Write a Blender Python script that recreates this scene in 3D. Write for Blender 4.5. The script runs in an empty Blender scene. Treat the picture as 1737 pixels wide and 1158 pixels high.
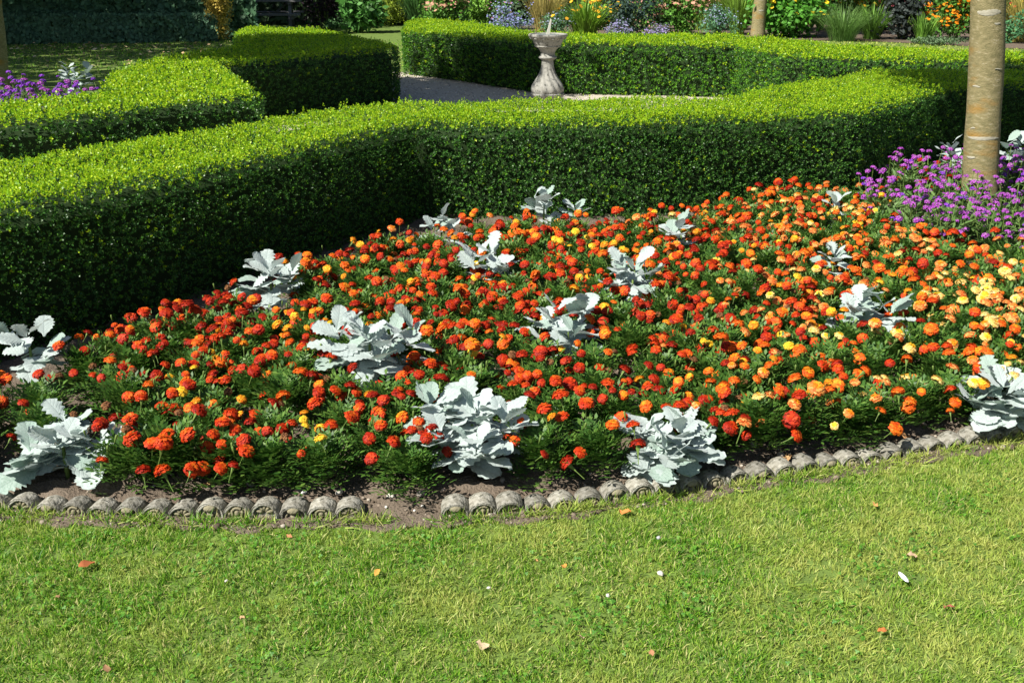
import bpy, math, random
import numpy as np
from mathutils import Vector, Matrix, Euler

# ---------------------------------------------------------------- camera, sky, sun
S = bpy.context.scene
C = S.collection
F_PX = 1700.0                       # focal length in photo pixels (35 mm lens)
PITCH = math.atan(639 / F_PX)
CAM_Z = 1.6
cam = bpy.data.cameras.new('camera')
cam.lens = F_PX / 1737 * 36
cam.sensor_width = 36
cam.clip_end = 500
cam_o = bpy.data.objects.new('camera', cam)
C.objects.link(cam_o)
cam_o.location = (0, 0, CAM_Z)
cam_o.rotation_euler = (math.pi / 2 - PITCH, 0, 0)
S.camera = cam_o

SUN_EL = math.radians(47)
SUN_AZ = math.atan2(-0.60, -0.80)            # horizontal direction towards the sun
sun_dir = Vector((math.cos(SUN_EL) * math.cos(SUN_AZ), math.cos(SUN_EL) * math.sin(SUN_AZ), math.sin(SUN_EL)))
W = bpy.data.worlds.new('World')
S.world = W
W.use_nodes = True
wn = W.node_tree
sky = wn.nodes.new('ShaderNodeTexSky')
sky.sky_type = 'NISHITA'
sky.sun_disc = False
sky.sun_elevation = SUN_EL
sky.sun_rotation = math.pi / 2 - SUN_AZ
wn.links.new(sky.outputs[0], wn.nodes['Background'].inputs[0])
wn.nodes['Background'].inputs[1].default_value = 0.05
sun = bpy.data.lights.new('sun', 'SUN')
sun.energy = 5.0
sun.angle = math.radians(0.5)
sun.color = (1.0, 0.955, 0.88)
sun_o = bpy.data.objects.new('sun', sun)
C.objects.link(sun_o)
sun_o.rotation_euler = (-sun_dir).to_track_quat('-Z', 'Y').to_euler()
sun_o.location = (-6, -3, 12)
S.view_settings.view_transform = 'Standard'
S.view_settings.look = 'None'
S.view_settings.gamma = 1
S.view_settings.use_curve_mapping = False
S.view_settings.exposure = 1.02

rng = np.random.default_rng(7)
random.seed(7)
PI = math.pi

def G(px, py, z=0.0):
    """the place at height z seen at a photo pixel"""
    X = (px - 868.5) / F_PX
    Y = -(py - 579) / F_PX
    d = Vector((X, math.cos(PITCH) + Y * math.sin(PITCH), -math.sin(PITCH) + Y * math.cos(PITCH)))
    t = (z - CAM_Z) / d.z
    return Vector((d.x * t, d.y * t, z))

def at_depth(px, py, ydist):
    X = (px - 868.5) / F_PX
    Y = -(py - 579) / F_PX
    d = Vector((X, math.cos(PITCH) + Y * math.sin(PITCH), -math.sin(PITCH) + Y * math.cos(PITCH)))
    t = ydist / d.y
    return Vector((d.x * t, ydist, CAM_Z + d.z * t))

def pix(P):
    """photo pixel of a world point (only used to word labels and choose flower colours)"""
    y, z = P[1], P[2] - CAM_Z
    dep = y * math.cos(PITCH) - z * math.sin(PITCH)
    up = y * math.sin(PITCH) + z * math.cos(PITCH)
    return 868.5 + F_PX * P[0] / dep, 579 - F_PX * up / dep

# ---------------------------------------------------------------- materials
MATS = {}
def new_mat(name):
    m = bpy.data.materials.new(name)
    m.use_nodes = True
    MATS[name] = m
    nt = m.node_tree
    return m, nt, nt.nodes['Principled BSDF'], nt.nodes['Material Output']

def ramp(nt, cols, pos=None):
    r = nt.nodes.new('ShaderNodeValToRGB')
    els = r.color_ramp.elements
    n = len(cols)
    pos = pos or [i / (n - 1) for i in range(n)]
    while len(els) < n:
        els.new(0.5)
    for e, p, c in zip(els, pos, cols):
        e.position = p
        e.color = (*c, 1)
    return r

def leaf_mat(name, cols, rough=0.5, trans=0.3, spec=0.3, patch=None, pscale=3.0, grad=0.0):
    """leaf or petal: colour differs leaf by leaf, some light passes through"""
    m, nt, b, out = new_mat(name)
    geo = nt.nodes.new('ShaderNodeNewGeometry')
    r = ramp(nt, cols)
    nt.links.new(geo.outputs['Random Per Island'], r.inputs[0])
    col = r.outputs[0]
    if patch:
        tc = nt.nodes.new('ShaderNodeTexCoord')
        no = nt.nodes.new('ShaderNodeTexNoise')
        no.inputs['Scale'].default_value = pscale
        no.inputs['Detail'].default_value = 3
        nt.links.new(tc.outputs['Object'], no.inputs['Vector'])
        no.inputs['Roughness'].default_value = .7
        pr = ramp(nt, [(0, 0, 0), (.75, .75, .75)], [0.44, 0.70])
        fac = no.outputs[0]
        if grad:                     # the lawn is drier towards one side
            sx = nt.nodes.new('ShaderNodeSeparateXYZ')
            nt.links.new(tc.outputs['Object'], sx.inputs[0])
            ma = nt.nodes.new('ShaderNodeMath')
            ma.operation = 'MULTIPLY_ADD'
            nt.links.new(sx.outputs[0], ma.inputs[0])
            ma.inputs[1].default_value = grad
            nt.links.new(fac, ma.inputs[2])
            fac = ma.outputs[0]
        nt.links.new(fac, pr.inputs[0])
        mx = nt.nodes.new('ShaderNodeMix')
        mx.data_type = 'RGBA'
        nt.links.new(pr.outputs[0], mx.inputs['Factor'])
        nt.links.new(col, mx.inputs['A'])
        mx.inputs['B'].default_value = (*patch, 1)
        col = mx.outputs['Result']
    nt.links.new(col, b.inputs['Base Color'])
    b.inputs['Roughness'].default_value = rough
    b.inputs['Specular IOR Level'].default_value = spec
    if trans > 0:
        t = nt.nodes.new('ShaderNodeBsdfTranslucent')
        nt.links.new(col, t.inputs['Color'])
        ms = nt.nodes.new('ShaderNodeMixShader')
        ms.inputs[0].default_value = trans
        nt.links.new(b.outputs[0], ms.inputs[1])
        nt.links.new(t.outputs[0], ms.inputs[2])
        nt.links.new(ms.outputs[0], out.inputs['Surface'])
    return m

def noise_mat(name, cols, scale=8, detail=6, rough=0.9, bump=0.3, bscale=60, pos=None, stretch=None, spec=0.2, second=None, vary=0.0):
    m, nt, b, out = new_mat(name)
    tc = nt.nodes.new('ShaderNodeTexCoord')
    vec = tc.outputs['Object']
    if stretch:
        mp = nt.nodes.new('ShaderNodeMapping')
        mp.inputs['Scale'].default_value = stretch
        nt.links.new(vec, mp.inputs[0])
        vec = mp.outputs[0]
    n = nt.nodes.new('ShaderNodeTexNoise')
    n.inputs['Scale'].default_value = scale
    n.inputs['Detail'].default_value = detail
    n.inputs['Roughness'].default_value = 0.62
    nt.links.new(vec, n.inputs['Vector'])
    r = ramp(nt, cols, pos)
    nt.links.new(n.outputs[0], r.inputs[0])
    col = r.outputs[0]
    if second:                       # (colour, scale, lo, hi): blotches of another colour
        n2 = nt.nodes.new('ShaderNodeTexNoise')
        n2.inputs['Scale'].default_value = second[1]
        n2.inputs['Detail'].default_value = 5
        nt.links.new(vec, n2.inputs['Vector'])
        pr = ramp(nt, [(0, 0, 0), (1, 1, 1)], [second[2], second[3]])
        nt.links.new(n2.outputs[0], pr.inputs[0])
        mx = nt.nodes.new('ShaderNodeMix')
        mx.data_type = 'RGBA'
        nt.links.new(pr.outputs[0], mx.inputs['Factor'])
        nt.links.new(col, mx.inputs['A'])
        mx.inputs['B'].default_value = (*second[0], 1)
        col = mx.outputs['Result']
    if vary:                         # each object a little lighter or darker
        oi = nt.nodes.new('ShaderNodeObjectInfo')
        hs = nt.nodes.new('ShaderNodeHueSaturation')
        mr = nt.nodes.new('ShaderNodeMapRange')
        mr.inputs['To Min'].default_value = 1 - vary
        mr.inputs['To Max'].default_value = 1 + vary
        nt.links.new(oi.outputs['Random'], mr.inputs[0])
        nt.links.new(mr.outputs[0], hs.inputs['Value'])
        nt.links.new(col, hs.inputs['Color'])
        col = hs.outputs[0]
    nt.links.new(col, b.inputs['Base Color'])
    b.inputs['Roughness'].default_value = rough
    b.inputs['Specular IOR Level'].default_value = spec
    if bump:
        nb = nt.nodes.new('ShaderNodeTexNoise')
        nb.inputs['Scale'].default_value = bscale
        nb.inputs['Detail'].default_value = 4
        nt.links.new(vec, nb.inputs['Vector'])
        bp = nt.nodes.new('ShaderNodeBump')
        bp.inputs['Strength'].default_value = bump
        bp.inputs['Distance'].default_value = 0.01
        nt.links.new(nb.outputs[0], bp.inputs['Height'])
        nt.links.new(bp.outputs[0], b.inputs['Normal'])
    return m

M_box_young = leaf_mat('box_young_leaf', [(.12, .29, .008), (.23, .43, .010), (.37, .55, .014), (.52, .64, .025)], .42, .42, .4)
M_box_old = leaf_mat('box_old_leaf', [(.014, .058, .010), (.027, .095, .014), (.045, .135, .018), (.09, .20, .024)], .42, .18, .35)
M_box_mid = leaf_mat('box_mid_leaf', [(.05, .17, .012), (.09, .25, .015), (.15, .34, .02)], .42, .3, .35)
M_core = noise_mat('hedge_core_twigs', [(.008, .02, .005), (.022, .045, .01)], 40, bump=0)
M_grass = leaf_mat('lawn_grass', [(.04, .15, .010), (.10, .27, .015), (.18, .38, .024), (.33, .46, .055), (.57, .50, .24)], .5, .42, .3, patch=(.46, .48, .12), pscale=3.0, grad=.06)
M_lawn = noise_mat('lawn_turf', [(.06, .075, .022), (.085, .13, .027), (.12, .18, .035), (.19, .19, .07)], 6, bump=.6, bscale=90)
M_soil = noise_mat('bed_soil', [(.06, .045, .032), (.125, .098, .072), (.19, .155, .12)], 22, bump=.9, bscale=120)
M_clod = leaf_mat('soil_clods', [(.05, .038, .027), (.11, .085, .06), (.17, .135, .10), (.36, .32, .26)], .9, 0, .1)
M_mulch = noise_mat('bark_mulch', [(.05, .04, .028), (.12, .09, .065), (.22, .18, .14)], 30, bump=1, bscale=80)
M_gravel = noise_mat('pale_gravel', [(.26, .225, .17), (.42, .375, .30), (.6, .55, .45)], 45, bump=.8, bscale=110)
M_pebble = leaf_mat('gravel_pebbles', [(.3, .27, .22), (.45, .42, .37), (.6, .57, .52)], .85, 0, .2)
M_stone = noise_mat('lichened_concrete', [(.10, .093, .07), (.19, .18, .145), (.28, .27, .23), (.40, .39, .35)], 38, rough=.92, bump=.55, bscale=160, pos=[.28, .45, .6, .78], second=((.055, .055, .04), 55, .52, .68), vary=.3)
M_orn = noise_mat('mossy_concrete', [(.10, .09, .055), (.2, .18, .115), (.3, .275, .2)], 45, rough=.95, bump=.5, bscale=160, second=((.09, .11, .03), 26, .54, .7))
M_sundial = noise_mat('sundial_stone', [(.15, .148, .125), (.25, .245, .215), (.34, .335, .30)], 24, rough=.85, bump=.4, bscale=70, second=((.07, .07, .06), 34, .54, .70))
M_metal = noise_mat('bleached_brass', [(.5, .48, .4), (.68, .66, .58)], 30, rough=.5, bump=0)
M_dialplate = noise_mat('dial_plate', [(.1, .12, .11), (.2, .22, .2)], 30, rough=.5, bump=.1)
M_bark = noise_mat('smooth_bark', [(.10, .095, .045), (.17, .15, .07), (.235, .20, .10), (.36, .33, .23)], 24, detail=10, rough=.75, bump=.6, bscale=90, stretch=(1, 1, 2.6), pos=[.22, .42, .58, .76], second=((.27, .15, .03), 4, .54, .72))
M_scar = noise_mat('pale_bark_scar', [(.20, .185, .125), (.40, .38, .31)], 30, rough=.8, bump=.4, bscale=60, stretch=(1, 1, 3))
M_treeleaf = leaf_mat('tree_leaf', [(.03, .07, .01), (.06, .12, .018), (.09, .16, .025)], .5, .25)
M_mfol = leaf_mat('marigold_leaf', [(.03, .09, .013), (.055, .14, .02), (.085, .185, .027), (.14, .24, .04)], .5, .33, .35)
M_stem = noise_mat('green_stem', [(.09, .15, .03), (.14, .2, .05)], 20, bump=0, rough=.6)
PETALS = {
    'red':    leaf_mat('petal_dark_red', [(.17, .006, .002), (.28, .013, .003), (.38, .026, .004)], .6, .15, .2),
    'flame':  leaf_mat('petal_flame', [(.33, .014, .003), (.46, .036, .004), (.56, .07, .007)], .6, .18, .2),
    'orange': leaf_mat('petal_orange', [(.55, .055, .006), (.64, .11, .008), (.70, .18, .013)], .6, .2, .2),
    'gold':   leaf_mat('petal_gold', [(.62, .15, .008), (.70, .25, .012), (.74, .36, .018)], .6, .2, .2),
    'yellow': leaf_mat('petal_yellow', [(.68, .34, .012), (.74, .46, .022), (.76, .54, .06)], .6, .2, .2),
    'spent':  leaf_mat('petal_spent', [(.08, .03, .015), (.16, .07, .03), (.26, .13, .05)], .8, .1, .1),
    'peach':  leaf_mat('petal_peach', [(.55, .08, .015), (.64, .17, .035), (.70, .28, .07), (.72, .42, .13)], .6, .2, .2),
    'cream':  leaf_mat('petal_cream', [(.72, .42, .09), (.74, .52, .15), (.76, .6, .26)], .6, .2, .2),
}
M_verb = [leaf_mat('verbena_petal', [(.24, .035, .29), (.36, .07, .41), (.46, .14, .49)], .6, .2, .2),
          leaf_mat('verbena_violet_petal', [(.14, .02, .34), (.22, .04, .46), (.32, .09, .54)], .6, .2, .2)]
M_vfol = leaf_mat('verbena_leaf', [(.05, .11, .025), (.09, .17, .04), (.13, .22, .06)], .55, .25)

def miller_mat(name, a, b_, c):
    m, nt, b, out = new_mat(name)
    uv = nt.nodes.new('ShaderNodeUVMap')
    uv.uv_map = 'UVMap'
    sx = nt.nodes.new('ShaderNodeSeparateXYZ')
    nt.links.new(uv.outputs[0], sx.inputs[0])
    def mth(op, x, y=None):
        n = nt.nodes.new('ShaderNodeMath')
        n.operation = op
        for i, v in enumerate((x, y)):
            if v is None:
                continue
            if isinstance(v, (int, float)):
                n.inputs[i].default_value = v
            else:
                nt.links.new(v, n.inputs[i])
        return n.outputs[0]
    au = mth('ABSOLUTE', mth('SUBTRACT', sx.outputs[0], .5))              # distance from the midrib
    vein = mth('SINE', mth('MULTIPLY', mth('SUBTRACT', sx.outputs[1], mth('MULTIPLY', au, .55)), 44))
    vein = mth('POWER', mth('MULTIPLY', mth('ADD', vein, 1), .5), 7)
    mid = mth('SUBTRACT', 1, mth('MINIMUM', mth('MULTIPLY', au, 26), 1))
    veins = mth('MAXIMUM', mth('MULTIPLY', vein, .7), mid)
    tc = nt.nodes.new('ShaderNodeTexCoord')
    no = nt.nodes.new('ShaderNodeTexNoise')
    no.inputs['Scale'].default_value = 26
    no.inputs['Detail'].default_value = 5
    nt.links.new(tc.outputs['Object'], no.inputs['Vector'])
    r = ramp(nt, [a, b_, c], [.3, .5, .7])
    nt.links.new(no.outputs[0], r.inputs[0])
    mx = nt.nodes.new('ShaderNodeMix')
    mx.data_type = 'RGBA'
    nt.links.new(mth('MULTIPLY', veins, .3), mx.inputs['Factor'])
    nt.links.new(r.outputs[0], mx.inputs['A'])
    mx.inputs['B'].default_value = (a[0] * .72, a[1] * .8, a[2] * .74, 1)
    nt.links.new(mx.outputs['Result'], b.inputs['Base Color'])
    b.inputs['Roughness'].default_value = .85
    b.inputs['Specular IOR Level'].default_value = .15
    b.inputs['Sheen Weight'].default_value = .25
    bp = nt.nodes.new('ShaderNodeBump')
    bp.inputs['Strength'].default_value = .3
    bp.inputs['Distance'].default_value = .003
    bp.invert = True
    nt.links.new(veins, bp.inputs['Height'])
    nt.links.new(bp.outputs[0], b.inputs['Normal'])
    t = nt.nodes.new('ShaderNodeBsdfTranslucent')
    nt.links.new(mx.outputs['Result'], t.inputs['Color'])
    ms = nt.nodes.new('ShaderNodeMixShader')
    ms.inputs[0].default_value = .28
    nt.links.new(b.outputs[0], ms.inputs[1])
    nt.links.new(t.outputs[0], ms.inputs[2])
    nt.links.new(ms.outputs[0], out.inputs['Surface'])
    return m
M_silver = [miller_mat('silver_felt_leaf', (.35, .42, .395), (.42, .49, .465), (.48, .54, .52)),
            miller_mat('silver_green_leaf', (.24, .335, .275), (.31, .405, .35), (.38, .465, .415))]

# ---------------------------------------------------------------- mesh helpers
def mesh_np(name, V, F, mats, mi=None, smooth=False):
    """V (n,3) array, F (m,k) array with one k per mesh, or a list of index tuples"""
    me = bpy.data.meshes.new(name)
    if isinstance(F, np.ndarray):
        V = np.ascontiguousarray(V, dtype=np.float32)
        F = np.ascontiguousarray(F, dtype=np.int32)
        m, k = F.shape
        me.vertices.add(len(V))
        me.vertices.foreach_set('co', V.ravel())
        me.loops.add(m * k)
        me.loops.foreach_set('vertex_index', F.ravel())
        me.polygons.add(m)
        me.polygons.foreach_set('loop_start', np.arange(0, m * k, k, dtype=np.int32))
    else:
        me.from_pydata([tuple(v) for v in V], [], F)
    for mt in (mats if isinstance(mats, (list, tuple)) else [mats]):
        me.materials.append(mt)
    if mi is not None:
        me.polygons.foreach_set('material_index', np.asarray(mi, dtype=np.int32))
    if smooth:
        me.polygons.foreach_set('use_smooth', np.ones(len(me.polygons), dtype=bool))
    me.update(calc_edges=True)
    return me

class MB:
    """collects small shapes into one mesh"""
    def __init__(s):
        s.V, s.F, s.mi = [], [], []
    def add(s, V, F, mi=0, M=None):
        o = len(s.V)
        for v in V:
            v = Vector(v)
            s.V.append(M @ v if M is not None else v)
        for f in F:
            s.F.append(tuple(i + o for i in f))
            s.mi.append(mi)
        return s
    def mesh(s, name, mats, smooth=False):
        return mesh_np(name, s.V, s.F, mats, s.mi, smooth)

def box(sx, sy, sz, c=(0, 0, 0)):
    V = [(c[0] + x * sx / 2, c[1] + y * sy / 2, c[2] + z * sz / 2) for z in (-1, 1) for y in (-1, 1) for x in (-1, 1)]
    return V, [(0, 2, 3, 1), (4, 5, 7, 6), (0, 1, 5, 4), (2, 6, 7, 3), (0, 4, 6, 2), (1, 3, 7, 5)]

def tube(path, radii, n=8, cap=True):
    V, F = [], []
    path = [Vector(p) for p in path]
    for i, p in enumerate(path):
        d = (path[min(i + 1, len(path) - 1)] - path[max(i - 1, 0)]).normalized()
        x = d.orthogonal().normalized() if abs(d.z) < .95 else (Vector((1, 0, 0)) - d * d.x).normalized()
        y = d.cross(x)
        for k in range(n):
            a = 2 * PI * k / n
            V.append(p + (x * math.cos(a) + y * math.sin(a)) * radii[i])
    for i in range(len(path) - 1):
        for k in range(n):
            F.append((i * n + k, i * n + (k + 1) % n, (i + 1) * n + (k + 1) % n, (i + 1) * n + k))
    if cap:
        F.append(tuple(reversed(range(n))))
        F.append(tuple(range((len(path) - 1) * n, len(path) * n)))
    return V, F

def lathe(prof, n=32, wob=None):
    V, F = [], []
    for i, (r, z) in enumerate(prof):
        for k in range(n):
            a = 2 * PI * k / n
            rr = r if wob is None else wob(r, z, a)
            V.append((rr * math.cos(a), rr * math.sin(a), z))
    for i in range(len(prof) - 1):
        for k in range(n):
            F.append((i * n + k, i * n + (k + 1) % n, (i + 1) * n + (k + 1) % n, (i + 1) * n + k))
    F.append(tuple(reversed(range(n))))
    F.append(tuple(range((len(prof) - 1) * n, len(prof) * n)))
    return V, F

def ellipsoid(rx, ry, rz, c=(0, 0, 0), nu=8, nv=5):
    V, F = [], []
    V.append((c[0], c[1], c[2] - rz))
    for j in range(1, nv):
        t = -PI / 2 + PI * j / nv
        for k in range(nu):
            a = 2 * PI * k / nu
            V.append((c[0] + rx * math.cos(t) * math.cos(a), c[1] + ry * math.cos(t) * math.sin(a), c[2] + rz * math.sin(t)))
    V.append((c[0], c[1], c[2] + rz))
    for k in range(nu):
        F.append((0, 1 + (k + 1) % nu, 1 + k))
        F.append((len(V) - 1, 1 + (nv - 2) * nu + k, 1 + (nv - 2) * nu + (k + 1) % nu))
    for j in range(nv - 2):
        for k in range(nu):
            F.append((1 + j * nu + k, 1 + j * nu + (k + 1) % nu, 1 + (j + 1) * nu + (k + 1) % nu, 1 + (j + 1) * nu + k))
    return V, F

def frames(axis, spin):
    """rotation matrices whose z column is axis, turned by spin"""
    a = axis / (np.linalg.norm(axis, axis=1, keepdims=True) + 1e-9)
    h = np.where(np.abs(a[:, 2:3]) < .9, np.array([[0, 0, 1.]]), np.array([[1., 0, 0]]))
    x = np.cross(h, a)
    x /= np.linalg.norm(x, axis=1, keepdims=True) + 1e-9
    y = np.cross(a, x)
    c, s = np.cos(spin)[:, None], np.sin(spin)[:, None]
    return np.stack([x * c + y * s, -x * s + y * c, a], axis=2)

def scatter(T, FT, pos, axis, spin, scale):
    """copies of template T (k,3) with faces FT: one vertex and face array"""
    R = frames(np.asarray(axis, float), np.asarray(spin, float))
    V = np.einsum('nij,kj->nki', R, T) * np.asarray(scale)[:, None, None] + np.asarray(pos)[:, None, :]
    n, k = len(pos), len(T)
    F = FT[None] + (np.arange(n) * k)[:, None, None]
    return V.reshape(-1, 3), F.reshape(-1, FT.shape[1])

def join(parts):
    Vs, Fs, Ms, o = [], [], [], 0
    for V, F, mi in parts:
        Vs.append(V)
        Fs.append(F + o)
        Ms.append(np.full(len(F), mi))
        o += len(V)
    return np.concatenate(Vs), np.concatenate(Fs), np.concatenate(Ms)

def in_poly(P, poly):
    x, y = P[:, 0], P[:, 1]
    ins = np.zeros(len(P), bool)
    n = len(poly)
    for i in range(n):
        x0, y0 = poly[i][:2]
        x1, y1 = poly[(i + 1) % n][:2]
        c = ((y0 > y) != (y1 > y)) & (x < (x1 - x0) * (y - y0) / (y1 - y0 + 1e-12) + x0)
        ins ^= c
    return ins

def poly_dist(P, poly):
    d = np.full(len(P), 1e9)
    n = len(poly)
    for i in range(n):
        a = np.array(poly[i][:2], float)
        b = np.array(poly[(i + 1) % n][:2], float)
        ab = b - a
        t = np.clip(((P[:, :2] - a) @ ab) / (ab @ ab), 0, 1)
        d = np.minimum(d, np.linalg.norm(P[:, :2] - a - t[:, None] * ab, axis=1))
    return d

# ---------------------------------------------------------------- object helpers
def link(o, parent=None):
    C.objects.link(o)
    if parent:
        o.parent = parent
    return o

def tag(o, label, cat, group=None, kind=None):
    if label:
        o['label'] = label
    if cat:
        o['category'] = cat
    if group:
        o['group'] = group
    if kind:
        o['kind'] = kind
    return o

def thing(name, label, cat, loc=(0, 0, 0), rz=0, group=None, scale=1):
    o = bpy.data.objects.new(name, None)
    o.empty_display_size = .1
    link(o)
    o.location = loc
    o.rotation_euler = (0, 0, rz)
    o.scale = (scale,) * 3
    return tag(o, label, cat, group)

def part(name, me, parent, loc=(0, 0, 0), rot=(0, 0, 0), scale=(1, 1, 1), kind=None, label=None):
    o = bpy.data.objects.new(name, me)
    link(o, parent)
    o.location = loc
    o.rotation_euler = rot
    o.scale = scale if hasattr(scale, '__len__') else (scale,) * 3
    if kind:
        o['kind'] = kind
    if label:
        o['label'] = label
    return o

def solo(name, me, label, cat, loc=(0, 0, 0), rot=(0, 0, 0), scale=(1, 1, 1), group=None):
    o = part(name, me, None, loc, rot, scale)
    return tag(o, label, cat, group)

def struct(name, me, loc=(0, 0, 0)):
    o = part(name, me, None, loc)
    o['kind'] = 'structure'
    return o

def rsgn():
    return random.uniform(-1, 1)

# ---------------------------------------------------------------- layout lines
EDGE_PX = [(-420, 858), (-200, 862), (0, 866), (150, 874), (290, 879), (430, 882), (540, 881), (618, 879), (750, 877), (830, 874), (900, 868),
           (1000, 857), (1100, 844), (1200, 829), (1260, 819), (1340, 806), (1450, 791), (1560, 771), (1640, 757), (1737, 741), (1900, 712), (2200, 655)]
EDGE = [G(x, y) for x, y in EDGE_PX]
EX = np.array([p.x for p in EDGE])
EY = np.array([p.y for p in EDGE])
def edge_y(x):
    return np.interp(x, EX, EY)
HH = 0.67
A_FRONT = [(-3.0, 2.95), (-2.1, 4.05), (-1.70, 4.58), (-1.31, 5.32), (-.63, 6.46), (.88, 6.55), (2.35, 6.95), (3.51, 8.37), (4.34, 8.6), (6.6, 8.95)]
A_BACK = [(6.9, 9.9), (4.79, 9.68), (3.44, 9.73), (3.03, 9.25), (1.7, 7.82), (.57, 7.5), (-.72, 7.43), (-1.57, 6.49), (-2.05, 5.9), (-2.30, 5.38), (-2.6, 4.9), (-3.7, 3.5)]
HEDGE_A = A_FRONT + A_BACK
HEDGE_B = [(-5.4, 5.3), (-3.24, 6.43), (-2.89, 6.67), (-2.52, 7.40), (-1.93, 7.82), (-2.94, 10.33), (-1.39, 12.45), (-1.5, 13.02), (-2.7, 15.6), (-3.23, 16.5),
           (-4.1, 16.3), (-4.06, 15.48), (-3.3, 12.4), (-3.71, 11.14), (-3.75, 9.84), (-3.5, 8.9), (-3.19, 8.04), (-3.29, 7.6), (-3.65, 7.14), (-5.8, 6.1)]
HEDGE_C = [(-1.63, 15.9), (-1.09, 15.34), (.23, 13.64), (.69, 13.42), (2.1, 13.22), (2.79, 13.02), (3.05, 11.6), (3.36, 11.29), (4.72, 10.72), (5.2, 10.55), (7.6, 10.9),
           (8.0, 12.0), (5.75, 11.75), (5.2, 11.9), (3.83, 12.63), (3.73, 13.53), (2.92, 14.5), (1.97, 14.75), (.79, 14.75), (.19, 15.2), (-.57, 17.4), (-1.37, 18.6), (-1.81, 18.2)]
def hedge_front_y(x):
    return np.interp(x, [p[0] for p in A_FRONT], [p[1] for p in A_FRONT])

# ---------------------------------------------------------------- ground
def sheet(name, pts, z, mat):
    V = [(p[0], p[1], z) for p in pts]
    return struct(name, mesh_np(name, V, [tuple(range(len(V)))], mat))

sheet('lawn', [(-150, -60), (150, -60), (150, 200), (-150, 200)], 0, M_lawn)

# bed soil: lumpy sheet from the edging back to the hedge
nx, ny = 260, 130
V, F = [], []
xs = np.linspace(-3.2, 5.6, nx)
r0 = rng.random((nx, ny))
for i, x in enumerate(xs):
    y0 = edge_y(x) - .060 - .012 * math.sin(x * 13) - .015 * math.sin(x * 31 + 1)
    y1 = hedge_front_y(x) + .3
    for j in range(ny):
        t = (j / (ny - 1)) ** 1.5
        y = y0 + (y1 - y0) * t
        rise = min(1, max(0, (y - y0 - .08) / .15))
        z = .006 + rise * (.014 + .016 * r0[i, j] + .01 * math.sin(x * 23 + y * 17)) + (0.004 * r0[i, j] if j else -.006)
        V.append((x, y, z))
for i in range(nx - 1):
    for j in range(ny - 1):
        F.append((i * ny + j, (i + 1) * ny + j, (i + 1) * ny + j + 1, i * ny + j + 1))
struct('bed_soil', mesh_np('bed_soil', np.array(V), np.array(F), M_soil, smooth=True))
sheet('left_bed_soil', [(-12, 5.0), (-5.8, 6.0), (-3.6, 7.1), (-3.25, 8), (-3.5, 9), (-3.75, 9.9), (-4.6, 11.2), (-9, 11.6), (-13, 11)], .008, M_soil)
sheet('gravel_path', [(-6.2, 3.2), (-3.6, 3.55), (-2.4, 5.2), (-.72, 7.2), (1.7, 7.5), (3.2, 9.5), (7, 9.8), (7.8, 11.2), (3.6, 11.9), (3.2, 13.6), (1, 13.9), (-.6, 15.4), (-1.4, 16.5), (-2.55, 15.9), (-1.7, 12.9), (-3.1, 10.6), (-2.3, 7.6), (-5.5, 5.6)], .008, M_gravel)
BORDER = [(-2.6, 24.6), (-1.5, 23.9), (1.5, 23.2), (4.5, 23.3)] + [tuple(G(x, y))[:2] for x, y in ((1357, 69), (1480, 71), (1640, 79), (1737, 84), (1900, 90))] + [(26, 40), (-4, 40)]
sheet('border_mulch', BORDER, .01, M_mulch)

# clods and pebbles in the soil
def stone_template():
    V, F = ellipsoid(1, .8, .55, nu=5, nv=3)
    tri = []
    for f in F:
        tri.append(f[:3])
        if len(f) == 4:
            tri.append((f[0], f[2], f[3]))
    return np.array(V), np.array(tri)
ST, SF = stone_template()
n = 5200
px = rng.uniform(-2.6, 3.4, n)
py = edge_y(px) - .07 + np.abs(rng.normal(0, .16, n))
P = np.stack([px, py, .008 + np.clip((py - edge_y(px)) * .12, 0, .02)], 1)
ax = np.stack([rng.normal(0, .4, n), rng.normal(0, .4, n), np.ones(n)], 1)
V, F = scatter(ST, SF, P, ax, rng.uniform(0, 6.28, n), np.exp(rng.normal(-5.7, .6, n)))
o = solo('soil_clods', mesh_np('soil_clods', V, F, M_clod), 'crumbs of dry brown soil and grit along the front of the bed', 'soil')
o['kind'] = 'stuff'
n = 5000
P = np.stack([rng.uniform(-2.6, 3.0, n), rng.uniform(9.6, 16.4, n), np.full(n, .012)], 1)
P = P[(P[:, 0] > -2.2) & (P[:, 0] < -.1 + .35 * (P[:, 1] - 10))]
n = len(P)
V, F = scatter(ST, SF, P, np.tile([0, 0, 1.], (n, 1)), rng.uniform(0, 6.28, n), rng.uniform(.008, .017, n))
o = solo('path_pebbles', mesh_np('path_pebbles', V, F, M_pebble), 'loose pale pebbles on the gravel round the sundial', 'gravel')
o['kind'] = 'stuff'

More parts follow.
